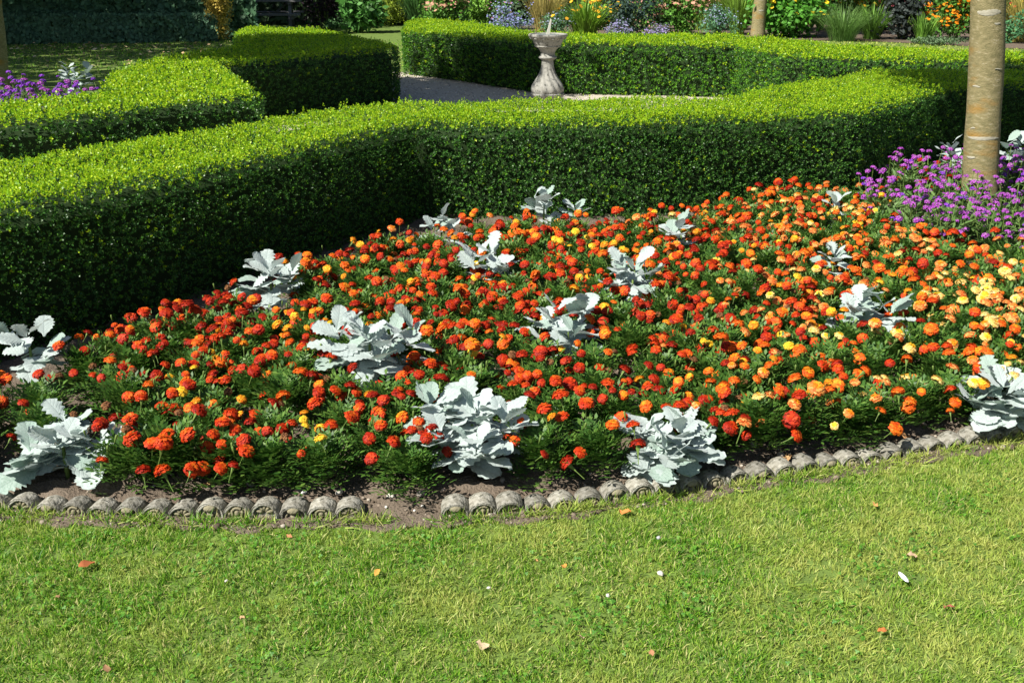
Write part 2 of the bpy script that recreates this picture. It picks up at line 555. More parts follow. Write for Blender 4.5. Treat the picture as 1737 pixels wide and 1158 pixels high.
# ---------------------------------------------------------------- lawn grass
GT = np.array([(-.5, 0, 0), (.5, 0, 0), (.42, .12, .55), (-.42, .12, .55), (.0, .42, 1.0)])
def grass_patch(name, P, label, h0, h1, w0, w1, mat, lean0=None, tall=None):
    n = len(P)
    T4 = np.array([(-.5, 0, 0), (.5, 0, 0), (.40, .16, .55), (-.40, .16, .55), (.05, .52, .95), (-.05, .52, .95)])
    FQ = np.array([(0, 1, 2, 3), (3, 2, 4, 5)])
    sp = rng.uniform(0, 2 * PI, n)
    lean = np.stack([rng.normal(0, .8, n), rng.normal(-.1, .8, n), np.ones(n)], 1)
    if lean0 is not None:
        lean = lean * [.5, .5, .5] + lean0 * .5
    R = frames(lean, sp)
    hh = rng.uniform(h0, h1, n)
    if tall is not None:
        hh = hh * tall
    ww = rng.uniform(w0, w1, n)
    sc = np.stack([ww, hh, hh], 1)
    V = np.einsum('nij,nkj->nki', R, T4[None] * sc[:, None, :]) + P[:, None, :]
    Fa = FQ[None] + (np.arange(n) * 6)[:, None, None]
    o = solo(name, mesh_np(name, V.reshape(-1, 3), Fa.reshape(-1, 4), mat), label, 'grass')
    o['kind'] = 'stuff'
    return o
nt_ = 58000
TC = np.stack([rng.uniform(-2.3, 2.6, nt_), rng.uniform(1.62, 3.6, nt_)], 1)
thin = .5 + .5 * np.sin(TC[:, 0] * 5.1 + 1.3 * np.sin(TC[:, 1] * 4)) * np.sin(TC[:, 1] * 6.3 + TC[:, 0] * 2.2)
TC = TC[(np.abs(TC[:, 0]) < TC[:, 1] * .60 + .38) & (TC[:, 1] < edge_y(TC[:, 0]) - .025) & (rng.random(nt_) > .45 * thin ** 4)]
nt_ = len(TC)
k = np.repeat(np.arange(nt_), 8)
off = rng.normal(0, .0075, (len(k), 2))
P = np.column_stack([TC[k] + off, np.zeros(len(k))])
bend = np.stack([np.sin(TC[:, 0] * 23 + TC[:, 1] * 9), np.cos(TC[:, 1] * 27 - TC[:, 0] * 11)], 1) * .45 + rng.normal(0, .35, (nt_, 2))
LEAN = np.column_stack([bend[k] + off * 60, np.ones(len(k))])
TH = np.exp(rng.normal(0, .28, nt_))[k]
gap = np.clip(1 - np.abs(P[:, 0] + .34) / .16, 0, 1) * .03
lim = edge_y(P[:, 0]) - .036 - gap - .016 * np.sin(P[:, 0] * 9) - .016 * np.sin(P[:, 0] * 27 + 1) - np.abs(rng.normal(0, .022, len(k)))
ok = P[:, 1] < lim
grass_patch('lawn_grass', P[ok], 'short mown green lawn grass in front of the flower bed', .0095, .021, .0017, .0032, M_grass, LEAN[ok], TH[ok])
n = 26000
P = np.stack([rng.uniform(-13, 13, n), rng.uniform(15.5, 23.3, n), np.zeros(n)], 1)
ok = ~in_poly(P, BORDER) & ~in_poly(P, HEDGE_B) & ~in_poly(P, HEDGE_C)
grass_patch('far_lawn_grass', P[ok], 'mown grass of the lawn behind the clipped hedges', .02, .05, .012, .03, M_grass)
# tufts of longer grass against the edging
n = 4200
gx = rng.choice(rng.uniform(-2, 2.4, 90), n) + rng.normal(0, .03, n)
P = np.stack([gx, edge_y(gx) - .018 - np.abs(rng.normal(0, .02, n)), np.full(n, .004)], 1)
grass_patch('edge_grass_tufts', P, 'straggling grass blades growing against the concrete edging', .02, .05, .002, .004, M_grass)

# small round-leaved weeds in the turf
T3, F3 = [], []
for k in range(3):
    a = 2 * PI * k / 3
    R3 = Matrix.Rotation(a, 3, 'Z')
    o3 = len(T3)
    T3 += [tuple(R3 @ Vector(v)) for v in ((0, 0, 0), (.45, .35, .1), (.42, .85, .05), (0, 1, 0), (-.42, .85, .05), (-.45, .35, .1))]
    F3 += [(o3, o3 + 1, o3 + 2, o3 + 3), (o3, o3 + 3, o3 + 4, o3 + 5)]
n = 2600
cx_ = np.stack([rng.uniform(-1.9, 1.9, 75), rng.uniform(1.75, 2.95, 75)], 1)
k = rng.integers(0, 75, n)
P = np.column_stack([cx_[k] + rng.normal(0, .055, (n, 2)), rng.uniform(.010, .022, n)])
P = P[P[:, 1] < edge_y(P[:, 0]) - .10]
n = len(P)
V, F = scatter(np.array(T3), np.array(F3), P, np.stack([rng.normal(0, .35, n), rng.normal(-.15, .35, n), np.ones(n)], 1), rng.uniform(0, 6.28, n), rng.uniform(.004, .007, n))
M_clover = leaf_mat('clover_leaf', [(.04, .15, .015), (.08, .22, .02), (.14, .29, .03)], .5, .3, .3)
o = solo('clover', mesh_np('clover', V, F, M_clover), 'small clover leaves growing in patches through the lawn', 'clover')
o['kind'] = 'stuff'

# ---------------------------------------------------------------- clipped box hedges
def sprig_template(k=0):
    V, F = [], []
    for lv, (h, tilt) in enumerate([(0, 62), (.55, 45), (1.1, 22)]):
        for s in range(2):
            az = lv * PI / 2 + s * PI + k * .4
            el = math.radians(90 - tilt)
            d = Vector((math.cos(az) * math.cos(el), math.sin(az) * math.cos(el), math.sin(el)))
            w = Vector((-math.sin(az), math.cos(az), 0))
            nrm = d.cross(w)
            L, wd = 1.0 - .12 * lv, .3
            b = Vector((0, 0, h))
            o = len(V)
            V += [b, b + d * L * .5 + w * wd + nrm * .08, b + d * L, b + d * L * .5 - w * wd + nrm * .08]
            F.append((o, o + 1, o + 2, o + 3))
    return np.array([tuple(v) for v in V]), np.array(F)
SPRIG, SPF = sprig_template()

def hedge(name, poly, label, dens, leaf, H=HH, back=.3, face_young=.07, seed=1, face_mid=.06):
    g = np.random.default_rng(seed)
    root = thing(name, label, 'hedge')
    cx, cy = np.mean([p[0] for p in poly]), np.mean([p[1] for p in poly])
    # twiggy core
    n = len(poly)
    area2 = sum(poly[i][0] * poly[(i + 1) % n][1] - poly[(i + 1) % n][0] * poly[i][1] for i in range(n))
    sg = 1 if area2 > 0 else -1
    def inset(dist):
        out = []
        for i in range(n):
            a, b, c = Vector(poly[i - 1]), Vector(poly[i]), Vector(poly[(i + 1) % n])
            e0, e1 = (b - a).normalized(), (c - b).normalized()
            n0, n1 = Vector((-e0.y, e0.x)) * sg, Vector((-e1.y, e1.x)) * sg
            m = n0 + n1
            out.append(b + m / max(.6, m.length_squared) * 2 * dist)
        return out
    V = [(p.x, p.y, z) for d_, z in ((.055, -.01), (.055, H - .12), (.115, H - .065)) for p in inset(d_)]
    F = [tuple(range(2 * n, 3 * n))] + [(l * n + i, l * n + (i + 1) % n, (l + 1) * n + (i + 1) % n, (l + 1) * n + i) for l in range(2) for i in range(n)]
    if sg < 0:
        F = [tuple(reversed(f)) for f in F]
    part('core', mesh_np('core', V, F, M_core), root)
    wav = lambda x, y: .010 * np.sin(x * 3.1 + y * 1.7) + .010 * np.sin(x * 7.7 - y * 5.1 + 1) + .006 * np.sin(x * 17 + y * 13)
    # top
    lo = np.min(poly, axis=0)
    hi = np.max(poly, axis=0)
    m = int((hi[0] - lo[0]) * (hi[1] - lo[1]) * dens)
    P = np.stack([g.uniform(lo[0], hi[0], m), g.uniform(lo[1], hi[1], m)], 1)
    P = P[in_poly(P, poly)]
    m = len(P)
    d = poly_dist(P, poly)
    r = .045
    z = H - np.clip(r - d, 0, r) ** 2 / (1.3 * r) + wav(P[:, 0], P[:, 1]) - g.random(m) ** 1.5 * .045 + (g.random(m) < .05) * g.random(m) * .045
    T = np.column_stack([P, z])
    axT = np.column_stack([g.normal(0, .5, m), g.normal(0, .5, m), np.full(m, 1.)])
    depth = H + wav(P[:, 0], P[:, 1]) - z
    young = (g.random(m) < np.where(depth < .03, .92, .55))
    scT = leaf * g.uniform(.75, 1.3, m)
    # sides
    SP, SA, SY, SS = [], [], [], []
    for i in range(n):
        a, b = np.array(poly[i]), np.array(poly[(i + 1) % n])
        e = b - a
        L = np.linalg.norm(e)
        e = e / L
        nr = np.array([e[1], -e[0]]) * sg
        mid = (a + b) / 2
        facing = np.dot(nr, -mid) > -.25 * np.linalg.norm(mid)
        k = int(L * H * dens * (1.0 if facing else back))
        u = g.uniform(0, L, k)
        zz = g.uniform(.02, H, k)
        q = a + u[:, None] * e
        rr = np.clip(zz - (H - r), 0, r)
        off = .02 - (r - np.sqrt(r * r - rr * rr)) + wav(q[:, 0] + zz, q[:, 1] + zz * 2) * .8 - g.random(k) ** 1.5 * .05 + (g.random(k) < .05) * g.random(k) * .03
        q = q + off[:, None] * nr
        SP.append(np.column_stack([q, zz]))
        SA.append(np.column_stack([nr[0] + g.normal(0, .55, k), nr[1] + g.normal(0, .55, k), g.uniform(.1, 1.0, k)]))
        clump = np.sin(q[:, 0] * 11 + zz * 9) * np.sin(q[:, 1] * 10 - zz * 14 + 2)
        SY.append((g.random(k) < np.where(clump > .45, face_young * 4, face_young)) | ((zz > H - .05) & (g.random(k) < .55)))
        SS.append(leaf * g.uniform(.75, 1.25, k))
    P = np.concatenate([T] + SP)
    A = np.concatenate([axT] + SA)
    Y = np.concatenate([young] + SY)
    Sc = np.concatenate([scT] + SS)
    spin = g.uniform(0, 2 * PI, len(P))
    Va, Fa = scatter(SPRIG, SPF, P, A, spin, Sc)
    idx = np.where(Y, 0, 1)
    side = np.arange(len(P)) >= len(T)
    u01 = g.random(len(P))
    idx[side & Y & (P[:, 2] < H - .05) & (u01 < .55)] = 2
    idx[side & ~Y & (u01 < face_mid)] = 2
    mi = np.repeat(idx, len(SPF))
    part('foliage', mesh_np('foliage', Va, Fa, [M_box_young, M_box_old, M_box_mid], mi), root, kind='stuff')
    return root

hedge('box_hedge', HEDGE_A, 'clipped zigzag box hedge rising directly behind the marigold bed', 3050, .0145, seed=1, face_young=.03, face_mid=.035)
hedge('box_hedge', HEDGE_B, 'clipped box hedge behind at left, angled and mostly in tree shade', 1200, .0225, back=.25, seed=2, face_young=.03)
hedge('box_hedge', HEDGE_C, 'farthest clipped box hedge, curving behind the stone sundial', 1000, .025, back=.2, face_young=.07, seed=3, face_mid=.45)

# ---------------------------------------------------------------- scalloped concrete edging
def scallop_mesh(w, seed):
    g = random.Random(seed)
    N = 12
    R = w / 2
    zc = .015
    rings = [(.80, .058), (.95, .052), (1.0, .040), (1.0, -.004), (.965, -.009), (.92, -.006), (.89, -.010), (.79, -.010), (.74, -.005), (.715, .002)]
    V, F = [], []
    for s, y in rings:
        row = [(-R * s, y, -.03)]
        for k in range(N + 1):
            a = PI - PI * k / N
            row.append((R * s * math.cos(a) + g.uniform(-.0008, .0008), y + g.uniform(-.001, .001), zc + R * s * math.sin(a) * .86 + g.uniform(-.001, .001)))
        row.append((R * s, y, -.03))
        V += row
    m = N + 3
    for i in range(len(rings) - 1):
        for k in range(m - 1):
            F.append((i * m + k, i * m + k + 1, (i + 1) * m + k + 1, (i + 1) * m + k))
    F.append(tuple(range(m)))
    F.append(tuple(reversed(range((len(rings) - 1) * m, len(rings) * m))))
    return mesh_np('scallop', V, F, M_stone, smooth=False)

def ornament_mesh(kind):
    b = MB()
    if kind == 0:                                           # drop-shaped boss
        b.add(*ellipsoid(.017, .012, .010, (0, .004, .036), 10, 6))
        b.add(*ellipsoid(.010, .008, .007, (0, .005, .018), 8, 5))
        for s in (-1, 1):
            b.add(*tube([(s * .021, .007, .0), (s * .019, .004, .020), (s * .013, .006, .03)], [.0035, .0035, .002], 5))
    elif kind == 1:                                         # rosette
        for rr, rad, t in ((.021, .0042, .005), (.013, .0036, .002)):
            pts = [(rr * math.cos(a), t + .002 * math.sin(3 * a), .026 + rr * math.sin(a)) for a in [2 * PI * k / 14 for k in range(15)]]
            b.add(*tube(pts, [rad * (1 + .25 * math.sin(k * 1.3)) for k in range(15)], 5, cap=False))
        b.add(*ellipsoid(.007, .006, .007, (0, .001, .026), 8, 5))
        b.add(*ellipsoid(.023, .006, .023, (0, .008, .026), 12, 5))
    else:                                                   # leafy spray
        for k in range(5):
            a = PI * (.08 + .21 * k)
            c = (.013 * math.cos(a), .006, .028 + .013 * math.sin(a) - .004)
            M = Matrix.Translation(c) @ Matrix.Rotation(-a, 4, 'Y')
            b.add(*ellipsoid(.011, .005, .0045, (0, 0, 0), 7, 4), M=M)
        for s in (-1, 1):
            M = Matrix.Translation((s * .013, .006, .010)) @ Matrix.Rotation(s * .5, 4, 'Y')
            b.add(*ellipsoid(.012, .005, .004, (0, 0, 0), 7, 4), M=M)
    return b.mesh('ornament', M_orn, smooth=True)
PITCH_S = .0845
SCAL = [scallop_mesh(PITCH_S * 1.05, 10 + i) for i in range(6)]
ORN = [ornament_mesh(i) for i in range(3)]

def walk(x_start, x_end, step):
    """chords of the given length along the edging line"""
    out = []
    x = x_start
    while x < x_end:
        y = float(edge_y(x))
        x2 = x + step
        for _ in range(12):
            y2 = float(edge_y(x2))
            L = math.hypot(x2 - x, y2 - y)
            x2 = x + (x2 - x) * step / L
        out.append((Vector((x, y, 0)), Vector((x2, float(edge_y(x2)), 0))))
        x = x2
    return out
STEP = PITCH_S * 3 + .004
secs = []
xg = G(617, 879).x
xs_ = xg
back = []
while xs_ > -2.35:                                          # from the gap to the left
    x2 = xs_ - STEP
    for _ in range(12):
        L = math.hypot(x2 - xs_, float(edge_y(x2) - edge_y(xs_)))
        x2 = xs_ + (x2 - xs_) * STEP / L
    back.append((Vector((x2, float(edge_y(x2)), 0)), Vector((xs_, float(edge_y(xs_)), 0))))
    xs_ = x2
left_secs = list(reversed(back))
right_secs = walk(G(749, 877).x, 2.3, STEP)
ORD = ['first', 'second', 'third', 'fourth', 'fifth', 'sixth', 'seventh', 'eighth', 'ninth', 'tenth', 'eleventh', 'twelfth']
nleft = len(left_secs)
for si, (a, b) in enumerate(left_secs + right_secs):
    if si < nleft:
        k = nleft - 1 - si
        label = ('grey concrete edging block of three scallops, ' + ORD[k] + ' to the left of the soil gap')
    else:
        k = si - nleft
        label = ('grey concrete edging block of three scallops, ' + ORD[k] + ' to the right of the soil gap')
    d = b - a
    root = thing('edging_block', label, 'edging', (a.x + d.x / 2 + rsgn() * .001, a.y + d.y / 2 + rsgn() * .004, -.004 + rsgn() * .007),
                 math.atan2(d.y, d.x), 'scalloped edging along the front of the bed')
    root.rotation_euler[0] = rsgn() * .12
    root.rotation_euler[1] = rsgn() * .03
    for j in range(3):
        s = part('scallop', random.choice(SCAL), root, ((j - 1) * PITCH_S, 0, rsgn() * .003), (rsgn() * .06, 0, rsgn() * .05))
        part('ornament', ORN[j], s, (0, -.008, -.012), (0, 0, 0), 1.28)

# ---------------------------------------------------------------- sundial
sp_ = G(928, 183)
sd = thing('sundial', 'grey stone baluster sundial with spiral fluting and beaded bowl', 'sundial', (sp_.x, sp_.y, 0))
def twist(r, z, a):
    k = max(0, min(1, (z - .16) / .05)) * max(0, min(1, (.50 - z) / .10))
    return r * (1 + k * .13 * (abs(math.sin(6 * a + z * 13)) - .6))
prof = []
for i in range(26):
    t = i / 25
    z = .17 + .40 * t
    r = 0.080 + .112 * (math.exp(-((t - .12) / .36) ** 2)) - .012 * t
    prof.append((r, z))
pb = MB()
V, F = lathe([(.02, 0), (.185, 0), (.185, .055), (.165, .06), (.15, .10), (.16, .12)], 8)
pb.add(V, F)
part('plinth', pb.mesh('plinth', M_sundial), sd)
V, F = lathe([(.145, .10), (.17, .125), (.19, .15), (.198, .165), (.19, .178), (.165, .172)], 48, lambda r, z, a: r * (1 + (.03 * abs(math.sin(7 * a)) if z > .13 else 0)))
part('scalloped_collar', MB().add(V, F).mesh('scalloped_collar', M_sundial, True), sd)
V, F = lathe(prof, 72, twist)
part('baluster', MB().add(V, F).mesh('baluster', M_sundial, True), sd)
V, F = lathe([(.07, .55), (.09, .562), (.105, .572), (.108, .582), (.10, .592), (.085, .598), (.082, .63), (.086, .645)], 32)
part('neck_ring', MB().add(V, F).mesh('neck_ring', M_sundial, True), sd)
V, F = lathe([(.08, .63), (.10, .665), (.125, .69), (.150, .70), (.155, .708), (.15, .716), (.165, .74), (.185, .785), (.20, .80), (.222, .812), (.228, .822), (.228, .838), (.22, .845), (.20, .843), (.195, .832), (.02, .830)], 40)
part('bowl', MB().add(V, F).mesh('bowl', M_sundial, False), sd)
bead = mesh_np('bead', *ellipsoid(.022, .017, .011, nu=8, nv=5), M_sundial, smooth=True)
for k in range(12):
    a = 2 * PI * (k + .5) / 12
    part('bead', bead, sd, (.205 * math.cos(a), .205 * math.sin(a), .797), (0, 0, a + PI / 2))
part('dial_plate', MB().add(*lathe([(.02, .832), (.13, .832), (.13, .838), (.02, .838)], 24)).mesh('dial_plate', M_dialplate), sd)
gm = MB()
gm.add([(-.012, -.004, .836), (.03, -.004, .836), (.052, -.004, 1.0), (.040, -.004, 1.012), (-.012, .004, .836), (.03, .004, .836), (.052, .004, 1.0), (.040, .004, 1.012)],
       [(0, 1, 2, 3), (7, 6, 5, 4), (0, 4, 5, 1), (1, 5, 6, 2), (2, 6, 7, 3), (3, 7, 4, 0)])
part('gnomon', gm.mesh('gnomon', M_metal), sd, (-.01, 0, 0), (0, 0, .25))

# ---------------------------------------------------------------- silver-leaved plants
def miller_leaf(seed, L=1.0):
    """obovate felted leaf with a wavy toothed edge, 1 long, stem at the origin, growing along +y, face up"""
    g = random.Random(seed)
    nu, nv = 6, 30
    V, F, UV = [], [], []
    teeth = g.choice([5, 6, 7, 8])
    amp = g.choice([.08, .12, .18, .26])
    cup = g.uniform(-.05, .16)
    droop = g.uniform(-.02, .32)
    wav = g.uniform(.02, .06)
    ph = g.uniform(0, 6)
    wid = g.uniform(.24, .33)
    skew = g.uniform(-.08, .08)
    for j in range(nv + 1):
        t = j / nv
        if t < .16:
            w = .035 + .05 * (t / .16)
        else:
            s = (t - .16) / .84
            w = .085 + (wid - .085) * math.sin(PI * min(1, s ** 1.15)) ** .6 if s < 1 else .02
            w = max(w, .015)
        for i in range(-nu, nu + 1):
            u = i / nu
            edge = abs(u) ** 3
            tooth = 1 + amp * abs(u) ** 2 * math.sin(teeth * 2 * PI * t + (0 if u < 0 else 1.2) + ph) * (1 if t > .25 else 0)
            x = u * w * tooth + skew * t * t
            y = t
            z = -droop * t * t + cup * (u * w) ** 2 * 5 - .012 * math.exp(-(u / .12) ** 2) + wav * edge * math.sin(9 * t + ph + (2 if u > 0 else 0))
            V.append((x, y, z))
            UV.append((u * .5 + .5, t))
    m = 2 * nu + 1
    for j in range(nv):
        for i in range(m - 1):
            F.append((j * m + i, j * m + i + 1, (j + 1) * m + i + 1, (j + 1) * m + i))
    me = mesh_np('leaf', V, F, M_silver[0 if seed % 4 else 1], smooth=True)
    uv = me.uv_layers.new(name='UVMap')
    li = np.zeros(len(me.loops), dtype=np.int32)
    me.loops.foreach_get('vertex_index', li)
    uv.data.foreach_set('uv', np.array(UV, dtype=np.float32)[li].ravel())
    return me
MLEAF = [miller_leaf(100 + i) for i in range(22)]
MSTEM = MB().add(*tube([(0, 0, -.02), (.004, .002, .5), (0, 0, 1)], [.05, .045, .03], 7)).mesh('stem', M_stem, True)

# base pixel, width in px, height m, leaves, label, short phrase for neighbours
MILLERS = [
    (66, 668, 150, .30, 9, 'loose silver-leaved plant at far left against the dark hedge', 'the far-left silver plant'),
    (118, 822, 215, .26, 24, 'broad silver-leaved plant at front left overhanging the edging', 'the front-left silver plant'),
    (466, 545, 140, .31, 17, 'silver-leaved plant at the foot of the left-hand hedge run', 'the left-hedge silver plant'),
    (632, 672, 225, .33, 32, 'wide silver-leaved plant left of centre, behind the largest one', 'the wide silver plant'),
    (802, 806, 250, .37, 40, 'largest silver-leaved plant, at the front centre of the bed', 'the largest silver plant'),
    (1140, 815, 185, .27, 26, 'rounded silver-leaved plant touching the edging right of centre', 'the round silver plant'),
    (1688, 738, 175, .27, 27, 'silver-leaved plant at the right edge just behind the edging', 'the right-edge silver plant'),
    (946, 625, 170, .29, 20, 'silver-leaved plant right in the middle of the marigold bed', 'the mid-bed silver plant'),
    (1070, 540, 125, .30, 19, 'silver-leaved plant right of centre, behind the one mid-bed', 'the right-centre silver plant'),
    (830, 505, 120, .29, 15, 'silver-leaved plant half hidden by red marigolds toward the hedge corner', 'the half-hidden silver plant'),
    (750, 440, 100, .25, 10, 'small silver-leaved plant near the inner corner of the hedge', 'the hedge-corner silver plant'),
    (922, 408, 80, .30, 9, 'silver-leaved plant standing against the hedge face below the sundial', 'the hedge-foot silver plant'),
    (975, 405, 45, .20, 5, 'tiny silver-leaved plant at hedge foot, beside a taller one', 'the tiny hedge-foot silver plant'),
    (1146, 452, 70, .30, 8, 'narrow silver-leaved plant among cream marigolds toward the hedge', 'the narrow silver plant'),
    (1411, 405, 40, .25, 4, 'tiny silver plant at the left foot of the purple verbena', 'the tiny silver plant by verbena'),
    (1406, 500, 55, .25, 5, 'small silver plant almost buried in peach marigolds at right', 'the buried silver plant'),
    (1456, 590, 150, .28, 17, 'silver-leaved plant halfway back at right among orange and peach marigolds', 'the far-right-centre silver plant'),
    (1604, 330, 80, .48, 8, 'blue-grey silver plant left of the pale tree trunk', 'the silver plant left of trunk'),
    (1716, 322, 90, .48, 10, 'blue-grey silver plant right of the pale tree trunk', 'the silver plant right of trunk'),
    (128, 180, 95, .60, 20, 'silver-leaved plant among purple flowers in the far left bed', 'the far bed silver plant'),
]
MPOS = []
for mi_, (px_, py_, wpx, Hm, nl, label, short) in enumerate(MILLERS):
    b = G(px_, py_ + (10 if 440 < py_ < 700 else 0))
    dist = math.hypot(b.y, CAM_Z)
    Rm = wpx / F_PX * dist / 2 * 1.0
    random.seed(500 + mi_)
    root = thing('silver_ragwort', label, 'plant', (b.x, b.y, .015), random.uniform(0, 6.28), 'silver-leaved plants dotted through the bed')
    MPOS.append((b.x, b.y, Rm, short))
    nl = int(nl * 2.1) + 3
    Hm *= 1.14 if 380 < py_ < 700 else (.78 if py_ > 700 else .92)
    Rm *= 1.15
    part('stem', MSTEM, root, (0, 0, 0), (0, 0, 0), (.16, .16, Hm * .6))
    hubs = 1 if nl < 18 else (3 if nl < 34 else (4 if nl < 66 else 6))
    for i in range(nl):
        u = ((i // hubs) + .5) / math.ceil(nl / hubs)
        hb = i % hubs
        ha = hb * 2 * PI / hubs + mi_
        hr = 0 if hubs == 1 else Rm * (.42 if hubs == 3 else .60) * (.75 if hb % 2 else 1.0)
        if hubs > 2 and hb == 0:
            hr = Rm * .08
        az = i * 2.39996 + rsgn() * .5
        el = math.radians(-4 + 64 * u ** 1.1 + rsgn() * 18)
        zb = Hm * (.34 + .40 * u) * (1.12 if hb == 0 else .8 + .12 * (hb % 3)) + rsgn() * .02
        L = (.150 - .052 * u) * random.uniform(.72, 1.12) * (.85 if Rm < .1 else 1)
        rot = Euler((el, rsgn() * .4, az), 'XYZ')
        part('leaf', MLEAF[(i * 5 + mi_ * 3 + random.randrange(3)) % len(MLEAF)], root, (math.cos(ha) * hr * (.5 + u * .5) - math.sin(az) * .008, math.sin(ha) * hr * (.5 + u * .5) + math.cos(az) * .008, zb), rot,
             (L * random.uniform(.95, 1.3), L, L))

# ---------------------------------------------------------------- trees
def tree(name, label, base, top_at, r0, r1, crown_c, crown_r, nleaf, scars=(), leafsize=.16, nlimb=7, seed=0, trunk_top=2.6):
    g = random.Random(seed)
    root = thing(name, label, 'tree', base)
    d = (Vector(top_at) - Vector(base))
    d = d / d.z
    path, rad = [], []
    for i in range(15):
        z = -.05 + (trunk_top + .05) * i / 14
        w = .006 * math.sin(z * 5 + seed)
        path.append(d * z + Vector((w, w * .5, 0)))
        flare = .35 * math.exp(-max(z, 0) / .08)
        rad.append((r0 + (r1 - r0) * z / trunk_top) * (1 + flare) * (1 + .02 * math.sin(z * 11 + seed)))
    tr = part('trunk', MB().add(*tube(path, rad, 24)).mesh('trunk', M_bark, True), root)
    cc = Vector(crown_c)
    lm = MB()
    for k in range(nlimb):
        a = 2 * PI * k / nlimb + g.uniform(-.3, .3)
        s = d * (trunk_top * g.uniform(.88, .99))
        e = cc + Vector((math.cos(a) * crown_r[0] * .75, math.sin(a) * crown_r[1] * .75, g.uniform(-.4, .6) * crown_r[2]))
        mid = s.lerp(e, .45) + Vector((0, 0, .35))
        lm.add(*tube([s, s.lerp(mid, .5) + Vector((0, 0, .05)), mid, mid.lerp(e, .5), e], [r1 * .5, r1 * .42, r1 * .32, r1 * .2, .012], 7))
    s = d * trunk_top
    lm.add(*tube([s - d * .1, s.lerp(cc, .5), cc + Vector((0, 0, crown_r[2] * .7))], [r1 * .8, r1 * .5, .02], 8))
    part('limbs', lm.mesh('limbs', M_bark, True), root)
    gg = np.random.default_rng(seed + 50)
    nc = max(40, nleaf // 45)
    v = gg.normal(0, 1, (nc, 3))
    v /= np.linalg.norm(v, axis=1, keepdims=True)
    cen = np.array(cc) + v * (gg.random((nc, 1)) ** .4) * np.array(crown_r)
    idx = gg.integers(0, nc, nleaf)
    P = cen[idx] + gg.normal(0, .22, (nleaf, 3))
    LT = np.array([(0, 0, 0), (.32, .5, .06), (0, 1, 0), (-.32, .5, .06)])
    V, F = scatter(LT, np.array([(0, 1, 2, 3)]), P, gg.normal(0, 1, (nleaf, 3)) + [0, 0, .6], gg.uniform(0, 6.28, nleaf), gg.uniform(.7, 1.3, nleaf) * leafsize)
    part('crown', mesh_np('crown', V, F, M_treeleaf), root, kind='stuff')
    for (z, a, w, h) in scars:                            # pale scars curling round the bark
        V, F = [], []
        c = d * z
        rr = (r0 + (r1 - r0) * z / trunk_top) * (1.0 + .35 * math.exp(-z / .08)) * (1 + .02 * math.sin(z * 11 + seed)) + .0005
        c = c + Vector((.006 * math.sin(z * 5 + seed), .003 * math.sin(z * 5 + seed), 0))
        n = 12
        for k in range(n + 1):
            t = k / n
            aa = a + (t - .5) * w
            th = h * .75 * math.sin(PI * min(max(t, .02), .98)) ** .4
            for q, off in ((-1, .0005), (0, .003), (1, .0005)):
                V.append((c.x + (rr + off) * math.cos(aa), c.y + (rr + off) * math.sin(aa), z + q * th / 2 + .002 * math.sin(t * 5 + z * 7)))
        for k in range(n):
            for q in range(2):
                F.append((k * 3 + q, (k + 1) * 3 + q, (k + 1) * 3 + q + 1, k * 3 + q + 1))
        part('bark_scar', mesh_np('bark_scar', V, F, M_scar, smooth=True), root)
    return root

tb = G(1660, 372)
tt = at_depth(1677, 0, tb.y)
fr = math.atan2(-tb.y, -tb.x)                               # side of the bark that faces the photographer
def zpx(py):
    return at_depth(1665, py, tb.y).z
tree('garden_tree', 'pale tan tree trunk at right, ringed with purple verbena', tb, tt, .110, .097, (-.35, .95, 3.5), (1.2, 1.1, .9), 8000,
     [(zpx(302), fr, 1.25, .035), (zpx(231), fr + .15, 1.9, .03), (zpx(264), fr - .55, .55, .022), (zpx(20), fr + .1, 1.4, .05), (zpx(39), fr + .6, .4, .018), (zpx(145), fr - .5, .5, .016), (zpx(215), fr - .55, .3, .014), (zpx(115), fr + .75, .5, .012)], seed=3)
tl = G(-12, 185)
tree('garden_tree', 'grey-green tree trunk at the left edge of the picture behind the far bed', tl, at_depth(-26, 0, tl.y), .20, .165, (.75, -1.75, 5.2), (1.95, 2.1, 1.5), 16000, [(1.1, -PI / 2 + .5, .7, .03)], seed=5)
tf = G(1284, 66)
tree('garden_tree', 'short pale trunk rising from the far flower border', tf, tf + Vector((.02, 0, 1)), .155, .14, (.3, .4, 4.6), (2.0, 2.0, 1.6), 6000, [(.62, -PI / 2, .8, .05), (.86, -PI / 2 - .2, 1.0, .06)], seed=8)

